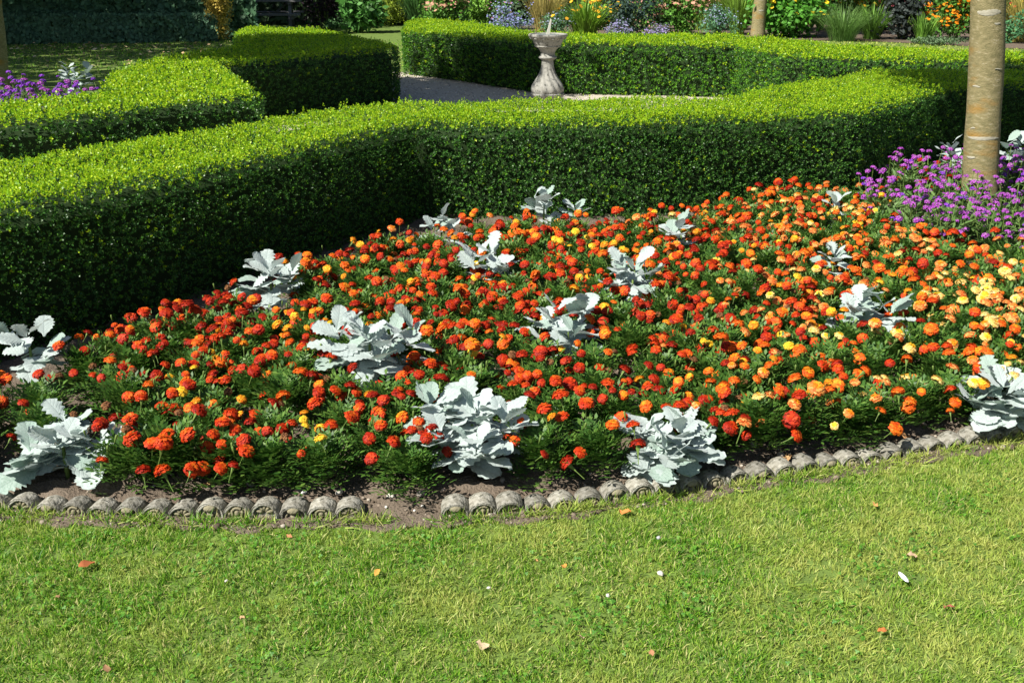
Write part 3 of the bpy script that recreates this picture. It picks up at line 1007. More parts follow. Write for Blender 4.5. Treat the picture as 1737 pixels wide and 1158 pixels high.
# ---------------------------------------------------------------- marigolds
def marigold_foliage(seed):
    g = random.Random(seed)
    V, F = [], []
    def leaflet(b, d, up, L, w):
        s = d.cross(up).normalized()
        o = len(V)
        V.extend([b, b + d * L * .5 + s * w + up * w * .3, b + d * L, b + d * L * .5 - s * w + up * w * .3])
        F.append((o, o + 1, o + 2, o + 3))
    for i in range(155):
        az = g.uniform(0, 2 * PI)
        zb = .015 + .135 * g.random() ** .75
        r0 = g.uniform(.0, .085) * (1 - zb / .22)
        el = math.radians(g.uniform(5, 55) + zb * 140)
        out = Vector((math.cos(az), math.sin(az), 0))
        b = out * r0 + Vector((g.uniform(-.02, .02), g.uniform(-.02, .02), zb))
        d = (out * math.cos(el) + Vector((0, 0, math.sin(el)))).normalized()
        up = (Vector((0, 0, 1)) - d * d.z).normalized()
        side = d.cross(up)
        L = g.uniform(.05, .085)
        for k in range(1, 5):
            t = k / 4.6
            p = b + d * L * t + up * (.008 * math.sin(t * 3)) - Vector((0, 0, .012 * t * t))
            for s in (-1, 1):
                leaflet(p, (side * s * .85 + d * .75 + up * g.uniform(-.1, .35)).normalized(), up, g.uniform(.018, .028) * (1.1 - .3 * abs(t - .5)), g.uniform(.0036, .0052))
        leaflet(b + d * L * .95, (d + up * g.uniform(-.2, .2)).normalized(), up, .026, .0052)
    return mesh_np('foliage', np.array([tuple(v) for v in V]), np.array(F), M_mfol)
MFOL = [marigold_foliage(20 + i) for i in range(7)]

def marigold_head(col, seed):
    g = random.Random(seed)
    inner = {'red': 'flame', 'flame': 'orange', 'orange': 'gold', 'gold': 'yellow', 'yellow': 'yellow', 'peach': 'gold', 'cream': 'yellow', 'spent': 'spent'}[col]
    b = MB()
    R = 1.0
    inn = 1 if g.random() < .7 else 0
    for ring, (n, th, mi) in enumerate([(17, 102, 0), (17, 86, 0), (16, 69, 0), (13, 51, 0), (10, 33, inn), (5, 15, 1)]):
        for k in range(n):
            a = 2 * PI * (k + .5 * (ring % 2) + g.uniform(-.22, .22)) / n
            t1 = math.radians(th + g.uniform(-7, 7))
            t0 = t1 - math.radians(28)
            def S_(t, q, lift=0.0):
                rr = 1.0 + lift
                return Vector((rr * math.sin(t) * math.cos(q), rr * math.sin(t) * math.sin(q), .72 * rr * math.cos(t)))
            hw = PI / n * 1.2
            lf = g.uniform(-.03, .15)
            curl = g.uniform(-.06, .16)
            row = [S_(t0, a - hw * .5, -.12), S_(t0, a + hw * .5, -.12),
                   S_(t1 - .1, a - hw, lf - .03), S_(t1 - .1, a + hw, lf - .03),
                   S_(t1 + .12, a - hw * .8, lf + curl), S_(t1 + .12, a + hw * .8, lf + g.uniform(-.06, .16))]
            b.add(row, [(0, 1, 3, 2), (2, 3, 5, 4)], mi)
    # green cup and stalk
    V, F = tube([(0, 0, -2.6), (.05, 0, -1.4), (0, 0, -.7), (0, 0, -.05)], [.06, .06, .22, .42], 5)
    b.add(V, F, 2)
    return b.mesh('flower_head', [PETALS[col], PETALS[inner], M_stem])
COLS = ['red', 'flame', 'orange', 'gold', 'yellow', 'peach', 'cream']
HEADS = {'spent': [marigold_head('spent', 31), marigold_head('spent', 32)]}
HEADS.update({c: [marigold_head(c, 40 + i * 7 + k) for k in range(5)] for i, c in enumerate(COLS)})
BUD = MB().add(*tube([(0, 0, -1.6), (0, 0, -.3), (0, 0, .3), (0, 0, .55)], [.06, .22, .26, .12], 6)).mesh('bud', M_stem, True)
WORDS = {'red': 'dark red', 'flame': 'flame red', 'orange': 'orange', 'gold': 'golden', 'yellow': 'yellow', 'peach': 'peach', 'cream': 'cream-yellow'}

def weights(px, py):
    """mix of flower colours over the bed: red and orange at left, paler to the right and back"""
    r = min(1, max(0, (px - 1020) / 420))
    w = dict(red=.42, flame=.35, orange=.13, gold=.08, yellow=.02, peach=.0, cream=.0)
    if py < 480 and px < 1250:
        w.update(orange=.30, gold=.12, peach=.04)
    w2 = dict(red=.09, flame=.22, orange=.21, gold=.08, yellow=.02, peach=.29, cream=.09)
    if 1090 < px < 1260 and py < 430:
        w2.update(cream=.12, peach=.36, red=.06)
    if px > 1560 and 470 < py < 640:
        w2.update(cream=.32, peach=.36, red=.04)
    out = {c: w[c] * (1 - r) + w2[c] * r for c in COLS}
    if abs(px - 515) < 45 and 700 < py < 830:
        out = dict(red=.02, flame=.05, orange=.15, gold=.35, yellow=.43, peach=0, cream=0)
    return out

VERB_POLY = [tuple(G(x, y))[:2] for x, y in ((1462, 352), (1475, 392), (1540, 436), (1640, 462), (1760, 478), (2100, 470))] + [(7, 7.5), (7, 9), (4.3, 8.5), (3.5, 8.3), (2.6, 7.2)]
random.seed(77)
spots = []
tries = 0
BACK = [G(x, y, .215) for x, y in ((-150, 640), (20, 600), (140, 580), (250, 525), (350, 492), (400, 492), (500, 445), (600, 408), (720, 376), (800, 372), (900, 370), (1100, 362), (1200, 347), (1300, 324), (1400, 312), (1500, 318))]
BACK.sort(key=lambda p: p.x)
def ok_spot(x, y, sp):
    if y < edge_y(x) + .14 or y > min(hedge_front_y(x) - .12, np.interp(x, [p.x for p in BACK], [p.y for p in BACK])):
        return False
    for (mx_, my_, R_, _) in MPOS:
        if math.hypot(x - mx_, y - my_) < R_ * .68 + .06:
            return False
    return all((x - q[0]) ** 2 + (y - q[1]) ** 2 > sp * sp for q in spots)
fx = -1.95
while fx < 2.3:
    fy = float(edge_y(fx)) + random.uniform(.155, .185)
    q = pix((fx, fy, .05))
    if not (625 < q[0] < 735) and ok_spot(fx, fy, .12):
        spots.append((fx, fy))
        fx += random.uniform(.13, .175)
    else:
        fx += .02
while tries < 30000:
    tries += 1
    x, y = random.uniform(-2.0, 4.6), random.uniform(2.7, 8.4)
    if in_poly(np.array([[x, y]]), VERB_POLY)[0]:
        continue
    if abs(x) > y * .60 + .35:
        continue
    q = pix((x, y, .1))
    if 615 < q[0] < 745 and q[1] > 838:
        continue
    if ok_spot(x, y, .16):
        spots.append((x, y))

ALLM = {}
NUM = ['no', 'one', 'two', 'three', 'four', 'five', 'six', 'seven', 'eight', 'nine', 'ten', 'eleven', 'twelve', 'thirteen', 'fourteen', 'fifteen']
def marigold(x, y, group, red_only=False, count=None, place=None):
    sc = random.uniform(1.0, 1.22)
    qx, qy = pix((x, y, .2))
    root = thing('marigold_plant', '', 'marigold', (x, y, .012), random.uniform(0, 2 * PI), group, sc)
    part('foliage', random.choice(MFOL), root, (0, 0, 0), (rsgn() * .1, rsgn() * .1, 0), (1.06, 1.06, random.uniform(.72, .92)))
    w = weights(qx, qy)
    if red_only:
        w = dict(red=.6, flame=.3, orange=.1)
    main = random.choices(list(w), list(w.values()))[0]
    n = count if count is not None else random.choices([5, 6, 7, 8, 9, 10, 11, 13], [.08, .10, .14, .17, .17, .14, .11, .09])[0]
    if qx < 240 and 560 < qy < 720:
        n = max(3, n - 3)
    got = []
    hp = []
    for i in range(n):
        c = main if random.random() < .42 else random.choices(list(w), list(w.values()))[0]
        for _ in range(14):
            a, rr = random.uniform(0, 2 * PI), .14 * math.sqrt(random.random())
            px_, py_ = rr * math.cos(a), rr * math.sin(a)
            if all(math.hypot(px_ - u, py_ - v) > .030 for u, v in hp):
                break
        hp.append((px_, py_))
        z = .203 - .60 * rr * rr / .145 + random.uniform(-.03, .03)
        R = random.choice((random.uniform(.012, .016), random.uniform(.016, .021), random.uniform(.016, .021), random.uniform(.018, .0235))) * (.82 if c in ('gold', 'yellow') else 1)
        tilt = .2 + rr * 3.6
        me = random.choice(HEADS[c])
        part('flower_head', me, root, (px_, py_, z), Euler((-math.sin(a) * tilt + rsgn() * .25, math.cos(a) * tilt + rsgn() * .25, random.uniform(0, 6.28))), (R, R, R * random.uniform(.85, 1.25)))
        got.append(c)
    if random.random() < .4:                              # a spent bloom
        a, rr = random.uniform(0, 2 * PI), .13 * math.sqrt(random.random())
        part('spent_bloom', random.choice(HEADS['spent']), root, (rr * math.cos(a), rr * math.sin(a), .16 + rsgn() * .02), (rsgn() * .6, rsgn() * .6, 0), (.013, .013, .016))
    for i in range(random.randrange(0, 4)):
        a, rr = random.uniform(0, 2 * PI), .12 * math.sqrt(random.random())
        part('bud', BUD, root, (rr * math.cos(a), rr * math.sin(a), .18 + rsgn() * .02), (rsgn() * .3, rsgn() * .3, 0), .013)
    kinds = sorted(set(got), key=lambda c: -got.count(c))
    spot = ''
    near = 0
    if place is None:
        best = min(MPOS[:-1], key=lambda m: math.hypot(x - m[0], y - m[1]))
        dx, dy = x - best[0], y - best[1]
        near = math.hypot(dx, dy)
        place = (('behind' if dy > 0 else 'in front of') if abs(dy) > abs(dx) else ('right of' if dx > 0 else 'left of')) + ' ' + best[3]
        if y - edge_y(x) < .22:
            spot = 'at the edging, '
        elif hedge_front_y(x) - y < .25:
            spot = 'at the hedge, '
    two = 'marigold with %s %s blooms, %s%s' % (NUM[n], ' and '.join(WORDS[c] for c in kinds[:2]), spot, place)
    one = 'marigold with %s mostly %s blooms, %s%s' % (NUM[n], WORDS[kinds[0]], spot, place)
    bare_ = 'marigold with %s mostly %s blooms, %s' % (NUM[n], WORDS[kinds[0]], place)
    lab = next((l for l in (two, one, bare_, bare_.replace('mostly ', '')) if len(l.split()) <= 15), bare_.replace('mostly ', ''))
    root['label'] = lab
    ALLM.setdefault(lab, []).append((near, root))
    return root
GROUP_M = 'marigolds planted through the front bed'
for (x, y) in spots:
    marigold(x, y, GROUP_M)
random.seed(91)
for x, y in ((-4.5, 10.6), (-4.3, 10.9), (-4.05, 10.75), (-4.2, 10.4), (-5.15, 11.0), (-4.9, 11.1), (-4.0, 11.05)):
    marigold(x, y, 'marigolds in the far left bed', True, None, 'in the far left bed')
for x, y in ((2.75, 6.95), (3.0, 7.3), (3.75, 7.6), (3.95, 7.2), (3.6, 7.95), (4.1, 7.9), (2.9, 6.75)):
    marigold(x, y, 'marigolds behind the verbena', True, None, 'behind the verbena by the trunk')

for lab, lst in ALLM.items():                              # twins: the nearer and the farther one
    if len(lst) > 1:
        lst.sort(key=lambda q: q[0])
        for k, (d_, r_) in enumerate(lst):
            r_['label'] = (['nearest', 'farther', 'third', 'fourth', 'fifth', 'sixth'][min(k, 5)]) + ' ' + lab
# ---------------------------------------------------------------- verbena
def verbena_foliage(seed, heads):
    g = random.Random(seed)
    b = MB()
    LT = [(0, 0, 0), (.13, .35, .03), (.10, .7, .0), (0, 1, -.08), (-.10, .7, 0), (-.13, .35, .03)]
    LF = [(0, 1, 2, 3), (0, 3, 4, 5)]
    for h in heads:
        h = Vector(h)
        base = Vector((h.x * .25, h.y * .25, 0))
        mid = base.lerp(h, .55) + Vector((g.uniform(-.015, .015), g.uniform(-.015, .015), 0))
        V, F = tube([base, mid, h], [.0026, .0022, .0016], 4, cap=False)
        b.add(V, F, 1)
        for k in range(5):
            t = g.uniform(.1, .8)
            p = base.lerp(mid, t / .55) if t < .55 else mid.lerp(h, (t - .55) / .45)
            L = g.uniform(.06, .11) * (1.15 - t * .6)
            M = Matrix.Translation(p) @ Euler((math.radians(g.uniform(5, 60)), 0, g.uniform(0, 2 * PI))).to_matrix().to_4x4() @ Matrix.Scale(L, 4)
            b.add(LT, LF, 0, M)
    for k in range(46):
        a = g.uniform(0, 2 * PI)
        p = Vector((math.cos(a), math.sin(a), 0)) * g.uniform(0, .09) + Vector((0, 0, g.uniform(.01, .2)))
        M = Matrix.Translation(p) @ Euler((math.radians(g.uniform(0, 65)), 0, a - PI / 2 + g.uniform(-.6, .6))).to_matrix().to_4x4() @ Matrix.Scale(g.uniform(.07, .12), 4)
        b.add(LT, LF, 0, M)
    return b.mesh('foliage', [M_vfol, M_stem])
def verbena_cluster(seed, mat):
    g = random.Random(seed)
    b = MB()
    for k in range(15):
        t = (k + .5) / 15
        el = math.acos(1 - .95 * t)
        a = k * 2.4
        d = Vector((math.sin(el) * math.cos(a), math.sin(el) * math.sin(a), math.cos(el) * .65))
        R = frames(np.array([[d.x, d.y, d.z + .3]]), np.array([g.uniform(0, 6)]))[0]
        V = [(0, 0, -.05)]
        for j in range(10):
            aa = 2 * PI * j / 10
            r = .36 if j % 2 == 0 else .2
            V.append((r * math.cos(aa), r * math.sin(aa), .03))
        V = [Vector(R @ np.array(v)) + d * .85 for v in V]
        b.add(V, [(0, 1 + j, 1 + (j + 1) % 10) for j in range(10)], 0)
    b.add(*tube([(0, 0, -.5), (0, 0, .5)], [.12, .5], 6), 1)
    return b.mesh('flower_cluster', [mat, M_stem])
VCL = [[verbena_cluster(3 + i, m) for i in range(3)] for m in M_verb]
VVAR = []
for s in range(5):
    g = random.Random(900 + s)
    hs = []
    for k in range(19):
        a, r = g.uniform(0, 2 * PI), .17 * math.sqrt(g.random())
        hs.append((r * math.cos(a), r * math.sin(a), g.uniform(.22, .40) - r * .5))
    VVAR.append((verbena_foliage(s, hs), hs))
def verbena(x, y, label, group, violet=0, sc=1.0, nh=20):
    me, hs = random.choice(VVAR)
    root = thing('verbena_plant', label, 'verbena', (x, y, .012), random.uniform(0, 6.28), group, sc)
    part('foliage', me, root)
    for h in hs[:nh]:
        part('flower_cluster', random.choice(VCL[1 if random.random() < violet else 0]), root, h, (rsgn() * .35, rsgn() * .35, random.uniform(0, 6)), random.uniform(.015, .024))
    return root
def ORDL(k):
    tens = ['twentieth', 'thirtieth', 'fortieth', 'fiftieth']
    teens = ORD + ['thirteenth', 'fourteenth', 'fifteenth', 'sixteenth', 'seventeenth', 'eighteenth', 'nineteenth']
    k += 1
    if k < 20:
        return teens[k - 1]
    return tens[k // 10 - 2] if k % 10 == 0 else ['twenty', 'thirty', 'forty', 'fifty'][k // 10 - 2] + '-' + ORD[k % 10 - 1]
random.seed(31)
vs = []
t_ = 0
while t_ < 6000:
    t_ += 1
    x, y = random.uniform(2.0, 5.2), random.uniform(4.6, 8.3)
    if not in_poly(np.array([[x, y]]), VERB_POLY)[0] or y > hedge_front_y(x) - .25 or abs(x) > y * .60:
        continue
    if math.hypot(x - tb.x, y - tb.y) < .17 or y > 7.35 or (x < 2.75 and y > 6.5):
        continue
    if any(math.hypot(x - m[0], y - m[1]) < m[2] * .7 for m in MPOS):
        continue
    if all(math.hypot(x - q[0], y - q[1]) > .235 for q in vs):
        vs.append((x, y))
vs.sort(key=lambda q: q[0])
for k, (x, y) in enumerate(vs):
    dep = 'toward the marigolds' if y < 5.9 else ('level with the trunk' if y < 6.9 else 'toward the hedge')
    verbena(x, y, 'purple verbena round the pale trunk, %s from the left, %s' % (ORDL(k), dep), 'verbena round the pale tree trunk', .12, 1.08)
LB = [(-5.2, 9.7), (-4.85, 9.9), (-4.6, 10.1), (-4.4, 9.75), (-5.05, 10.3), (-4.75, 10.5), (-5.5, 10.2), (-5.3, 10.8), (-4.15, 9.85), (-5.7, 9.8), (-5.9, 10.6), (-4.05, 10.2)]
LB += [(-5.35, 9.45), (-4.95, 9.5), (-4.55, 9.5), (-5.75, 10.3), (-5.15, 10.05), (-4.7, 9.6), (-6.2, 10.1), (-3.9, 9.9)]
LB.sort()
for k, (x, y) in enumerate(LB):
    verbena(x, y, 'violet verbena in the far left bed, %s from the left' % ORDL(k), 'violet verbena in the far left bed', .7, 1.6)

# ---------------------------------------------------------------- far border plants
BLT = np.array([(0, 0, 0), (.30, .45, .05), (0, 1, 0), (-.30, .45, .05)])
BLF = np.array([(0, 1, 2, 3)])
FLT = np.array([(1, 0, .1), (.5, .87, 0), (-.5, .87, .1), (-1, 0, 0), (-.5, -.87, .1), (.5, -.87, 0)]) * .5
FLF = np.array([(0, 1, 2, 3), (0, 3, 4, 5)])
_mc = {}
def cmat(col, petal=False):
    key = (col, petal)
    if key not in _mc:
        _mc[key] = leaf_mat('far_petal' if petal else 'far_leaf', [tuple(min(.9, c * f) for c in col) for f in ((.6, .9, 1.2) if petal else (.7, 1.25, 1.9))], .55, .32, .25)
    return _mc[key]

def bush(name, label, cat, pos, rx, ry, h, leaf, n, col, fcol=None, nf=0, fs=.05, ftop=.6, seed=0, taper=0.0, z0=0.0, group=None, narrow=1.0):
    g = np.random.default_rng(seed + 1000)
    if group == GB:
        rx, ry, n, nf = rx * 1.3, ry * 1.2, int(n * 1.6), int(nf * 1.3)
    root = thing(name, label, cat, pos, 0, group)
    nc = max(14, n // 30)
    v = g.normal(0, 1, (nc, 3))
    v /= np.linalg.norm(v, axis=1, keepdims=True)
    v = v * (g.random((nc, 1)) ** .45)
    zc = z0 + (h - z0) * (.5 + .5 * v[:, 2])
    wid = 1 - taper * (1 - (zc - z0) / (h - z0))
    cen = np.stack([v[:, 0] * rx * wid, v[:, 1] * ry * wid, zc], 1)
    i = g.integers(0, nc, n)
    P = cen[i] + g.normal(0, 1, (n, 3)) * np.array([rx, ry, h * .5]) * .16
    P[:, 2] = np.abs(P[:, 2]) + .01
    ax = P * np.array([.6 / rx, .6 / ry, .1]) + g.normal(0, .8, (n, 3)) + [0, -.2, .5]
    T = BLT * np.array([narrow, 1, 1])
    V, F = scatter(T, BLF, P, ax, g.uniform(0, 6.28, n), leaf * g.uniform(.7, 1.3, n))
    part('foliage', mesh_np('foliage', V, F, cmat(col)), root, kind='stuff')
    st = MB()
    for k in range(6):
        a = 2 * PI * k / 6
        e = (math.cos(a) * rx * .4, math.sin(a) * ry * .4, h * .7)
        st.add(*tube([(e[0] * .2, e[1] * .2, 0), (e[0] * .6, e[1] * .6, h * .4), e], [.018, .012, .005], 5))
    part('stems', st.mesh('stems', M_stem), root)
    if fcol:
        j = g.integers(0, n, nf * 4)
        Q = P[j]
        Q = Q[Q[:, 2] > h * ftop][:nf]
        k = g.integers(0, max(1, len(Q)), nf)
        Q = Q[k] + g.normal(0, .03, (nf, 3)) + np.array([0, -.05, .03])
        V, F = scatter(FLT, FLF, Q, np.stack([g.normal(0, .4, nf), g.normal(-.5, .4, nf), np.ones(nf)], 1), g.uniform(0, 6, nf), fs * g.uniform(.7, 1.3, nf))
        part('flowers', mesh_np('flowers', V, F, cmat(fcol, True)), root, kind='stuff')
    return root

def blades(name, label, pos, r, h, n, col, w=.012, fcol=None, nf=0, fs=.05, seed=0, arch=.5, group=None):
    g = np.random.default_rng(seed + 2000)
    if group == GB:
        r, n, arch = r * 1.5, int(n * 1.7), arch * 1.25
    root = thing(name, label, 'grass plant', pos, 0, group)
    az = g.uniform(0, 2 * PI, n)
    rb = r * .35 * np.sqrt(g.random(n))
    L = h * g.uniform(.6, 1.15, n)
    spread = arch * g.uniform(.15, 1.0, n)
    out = np.stack([np.cos(az), np.sin(az), np.zeros(n)], 1)
    side = np.stack([-np.sin(az), np.cos(az), np.zeros(n)], 1)
    base = out * rb[:, None]
    rows = []
    for t, ww in ((0, .8), (.35, 1), (.7, .8), (1, .12)):
        reach = spread * (t ** 1.6) * L
        zz = L * (t - .35 * spread * t ** 3)
        c = base + out * reach[:, None] + np.array([0, 0, 1.]) * zz[:, None]
        rows += [c - side * w * ww * .5, c + side * w * ww * .5]
    V = np.stack(rows, 1).reshape(-1, 3)
    F = np.array([(0, 1, 3, 2), (2, 3, 5, 4), (4, 5, 7, 6)])[None] + (np.arange(n) * 8)[:, None, None]
    part('blades', mesh_np('blades', V, F.reshape(-1, 4), cmat(col)), root, kind='stuff')
    if fcol:
        tip = V.reshape(n, 8, 3)[:, 7]
        k = g.integers(0, n, nf)
        Q = tip[k] + g.normal(0, .03, (nf, 3)) + [0, 0, .06]
        Vf, Ff = scatter(FLT, FLF, Q, np.stack([g.normal(0, .5, nf), g.normal(-.6, .4, nf), np.ones(nf)], 1), g.uniform(0, 6, nf), fs * g.uniform(.7, 1.3, nf))
        part('flowers', mesh_np('flowers', Vf, Ff, cmat(fcol, True)), root, kind='stuff')
    return root

def bp(px_, py_):
    return G(px_, py_)
GB = 'plants of the far flower border'
g1, g2, g3 = (.075, .19, .025), (.13, .27, .03), (.05, .12, .03)
bush('leafy_shrub', 'glossy green shrub with a few yellow flowers left of the hedge gap', 'shrub', bp(612, 56), .45, .4, 1.35, .17, 900, (.055, .15, .03), (.8, .45, .02), 8, .09, .2, 1, group=GB)
bush('lime_shrub', 'bright lime-green shrub seen through the gap between the hedges', 'shrub', bp(660, 44), .42, .4, 1.15, .06, 1500, (.2, .27, .025), seed=2, group=GB)
blades('grass_clump', 'dark green grass clump beside the lime-green shrub', bp(712, 52), .5, 1.2, 260, g3, .02, seed=3, group=GB)
bush('sedum_clump', 'green sedum with pale pink flower heads at the left of the border', 'flower', bp(757, 55), .5, .4, 1.15, .09, 1100, g1, (.55, .3, .2), 190, .09, .45, 4, group=GB)
bush('leafy_shrub', 'plain mid-green shrub between pink sedum and blue catmint', 'shrub', bp(818, 52), .35, .35, 1.1, .09, 800, g2, seed=5, group=GB)
bush('catmint_clump', 'round blue-grey catmint left of the sundial', 'flower', bp(862, 66), .42, .38, .72, .05, 1100, (.09, .16, .09), (.24, .26, .5), 420, .04, .35, 6, group=GB)
bush('pink_perennial', 'dusky pink flowering clump behind the blue catmint', 'flower', bp(888, 42), .6, .4, 1.35, .08, 900, (.09, .13, .03), (.45, .17, .2), 240, .08, .45, 7, group=GB)
blades('straw_grass', 'straw-coloured grass clump just left of the sundial', bp(925, 62), .45, 1.25, 300, (.30, .25, .08), .012, seed=8, arch=.45, group=GB)
bush('catmint_clump', 'green-grey catmint clump directly behind the sundial', 'flower', bp(948, 64), .34, .3, .62, .05, 800, (.08, .18, .08), (.3, .35, .45), 90, .035, .4, 9, group=GB)
blades('daylily_clump', 'arching daylily leaves with yellow flowers right of the sundial', bp(992, 64), .5, .9, 200, (.13, .24, .025), .03, (.85, .45, .03), 26, .10, 10, .75, GB)
bush('leafy_shrub', 'dark blue-green shrub in the middle of the border', 'shrub', bp(1066, 62), .52, .4, 1.2, .08, 1200, (.03, .06, .045), (.16, .17, .2), 60, .05, .3, 11, group=GB)
bush('lavender_plant', 'low lavender before the dark blue-green shrub', 'flower', bp(1050, 70), .24, .2, .38, .04, 420, (.1, .14, .1), (.3, .28, .48), 160, .035, .3, 12, group=GB)
bush('lavender_plant', 'low lavender before the pink sedum right of centre', 'flower', bp(1112, 70), .22, .2, .36, .04, 420, (.1, .14, .1), (.32, .26, .5), 150, .035, .3, 13, group=GB)
bush('sedum_clump', 'sedum with dusty pink heads right of the dark blue-green shrub', 'flower', bp(1150, 60), .52, .4, 1.25, .09, 1100, g1, (.55, .3, .2), 190, .09, .4, 14, group=GB)
blades('grass_clump', 'yellow-green grass clump between sedum and blue catmint', bp(1196, 52), .45, 1.4, 340, (.17, .25, .04), .014, seed=15, group=GB)
bush('catmint_clump', 'grey-blue catmint clump left of the far tree trunk', 'flower', bp(1216, 66), .36, .3, .7, .05, 900, (.07, .17, .08), (.26, .3, .42), 160, .035, .45, 16, group=GB)
blades('grass_clump', 'light green grass clump touching the far tree trunk', bp(1250, 60), .3, 1.2, 240, (.14, .24, .03), .014, seed=17, group=GB)
bush('sunflower_perennial', 'tall leafy perennial with yellow daisies right of the far trunk', 'flower', bp(1338, 64), .72, .5, 1.15, .12, 1800, (.06, .19, .02), (.88, .62, .02), 75, .10, .42, 18, group=GB)
blades('fountain_grass', 'fine fountain grass arching to the lawn edge', bp(1428, 70), .55, .85, 420, (.11, .20, .05), .009, seed=19, arch=.85, group=GB)
blades('daylily_clump', 'broad-bladed green clump between fountain grass and dark dahlia', bp(1478, 67), .35, .8, 110, (.10, .20, .03), .028, seed=20, arch=.7, group=GB)
bush('dahlia_bush', 'dark-leaved dahlia bush with a few pink flowers', 'flower', bp(1528, 67), .55, .45, 1.15, .12, 1000, (.035, .045, .04), (.75, .16, .2), 22, .09, .55, 21, group=GB)
blades('iris_clump', 'upright bright green blades before the orange flowers', bp(1566, 74), .3, .62, 130, (.11, .22, .03), .016, seed=22, arch=.45, group=GB)
bush('helenium_clump', 'bushy perennial covered in bright orange flowers beside the trunk', 'flower', bp(1616, 68), .62, .45, 1.2, .09, 1300, (.06, .16, .02), (.85, .27, .012), 260, .085, .2, 23, group=GB)
bush('ground_cover_plant', 'low grey-green mat at the foot of the orange flowers', 'plant', bp(1592, 77), .5, .2, .16, .05, 600, (.08, .13, .06), seed=24, group=GB)
bush('leafy_shrub', 'small blue-green shrub right of the pale tree trunk', 'shrub', bp(1706, 74), .28, .25, .62, .07, 500, (.06, .17, .07), seed=25, group=GB)
blades('straw_grass', 'tawny grass clump with red flowers at the right edge', bp(1736, 72), .5, 1.2, 320, (.30, .26, .07), .014, (.7, .07, .05), 14, .09, 26, .5, GB)
bush('dark_shrub', 'purple-black shrub right of the picnic table', 'shrub', bp(548, 48), 1.0, .6, 2.2, .09, 2600, (.022, .014, .018), seed=27)
bush('dark_shrub', 'small low green plant under the purple-black shrub', 'shrub', bp(560, 53), .5, .25, .3, .07, 350, (.04, .10, .03), seed=28)
# middle row between the front clumps and the tall shrubs
for i, (px_, col, fc, hh, label) in enumerate((
        (735, g2, None, 1.5, 'bushy light green perennial behind the pink sedum at left'), (842, g1, (.5, .25, .3), 1.5, 'green perennial with mauve flowers behind the blue catmint'),
        (1020, g2, (.8, .4, .03), 1.5, 'light green perennial with amber flowers right of the arching daylily'), (1092, g1, (.6, .3, .25), 1.5, 'green perennial with salmon flowers behind the second lavender'),
        (1178, g2, (.55, .3, .2), 1.6, 'light green perennial behind the right-hand sedum'), (1262, g2, None, 1.6, 'light green perennial just left of the far trunk'),
        (1312, g1, (.85, .6, .03), 1.6, 'yellow-flowered perennial just right of the far trunk'), (1392, g2, (.85, .6, .03), 1.6, 'yellow-flowered perennial behind the fountain grass'),
        (1455, g2, (.85, .55, .03), 1.6, 'golden-flowered perennial behind the broad-bladed clump'), (1500, g1, (.8, .3, .1), 1.6, 'orange-flowered perennial left of the dark dahlia'),
        (1580, g2, (.85, .28, .02), 1.6, 'orange-flowered perennial behind the upright blades'), (1655, g2, (.85, .3, .02), 1.6, 'orange-flowered perennial hidden partly by the near trunk'),
        (1690, g2, (.8, .5, .05), 1.6, 'amber-flowered perennial right of the near trunk'), (1750, g1, (.7, .1, .05), 1.6, 'red-flowered perennial at the right end of the border'))):
    b = G(px_, 52)
    bush('border_perennial', label, 'flower', (b.x, b.y, 0), .55, .4, hh, .10, 900, col, fc, 200 if fc else 0, .085, .05, seed=300 + i, group='middle row of the far border')
# second row, taller
for i, (px_, col, hh, label) in enumerate(((690, g3, 2.3, 'tall dark shrub behind the dark grass clump'), (800, g1, 2.4, 'tall green shrub behind the plain green shrub'), (960, g2, 2.3, 'tall green shrub behind the sundial'),
                                   (1100, g3, 2.4, 'tall dark shrub behind the lavender'), (1250, g1, 2.4, 'tall green shrub behind the far tree trunk'), (1400, g2, 2.4, 'tall green shrub behind the yellow daisies'),
                                   (1560, g1, 2.4, 'tall green shrub behind the dark dahlia'), (1700, g2, 2.3, 'tall green shrub behind the pale tree trunk'), (1840, g1, 2.3, 'tall green shrub past the right edge'))):
    b = G(px_, 36)
    bush('tall_shrub', label, 'shrub', (b.x, b.y, 0), 1.5, .8, hh, .16, 1700, col, seed=60 + i, group='tall shrubs at the back of the border')

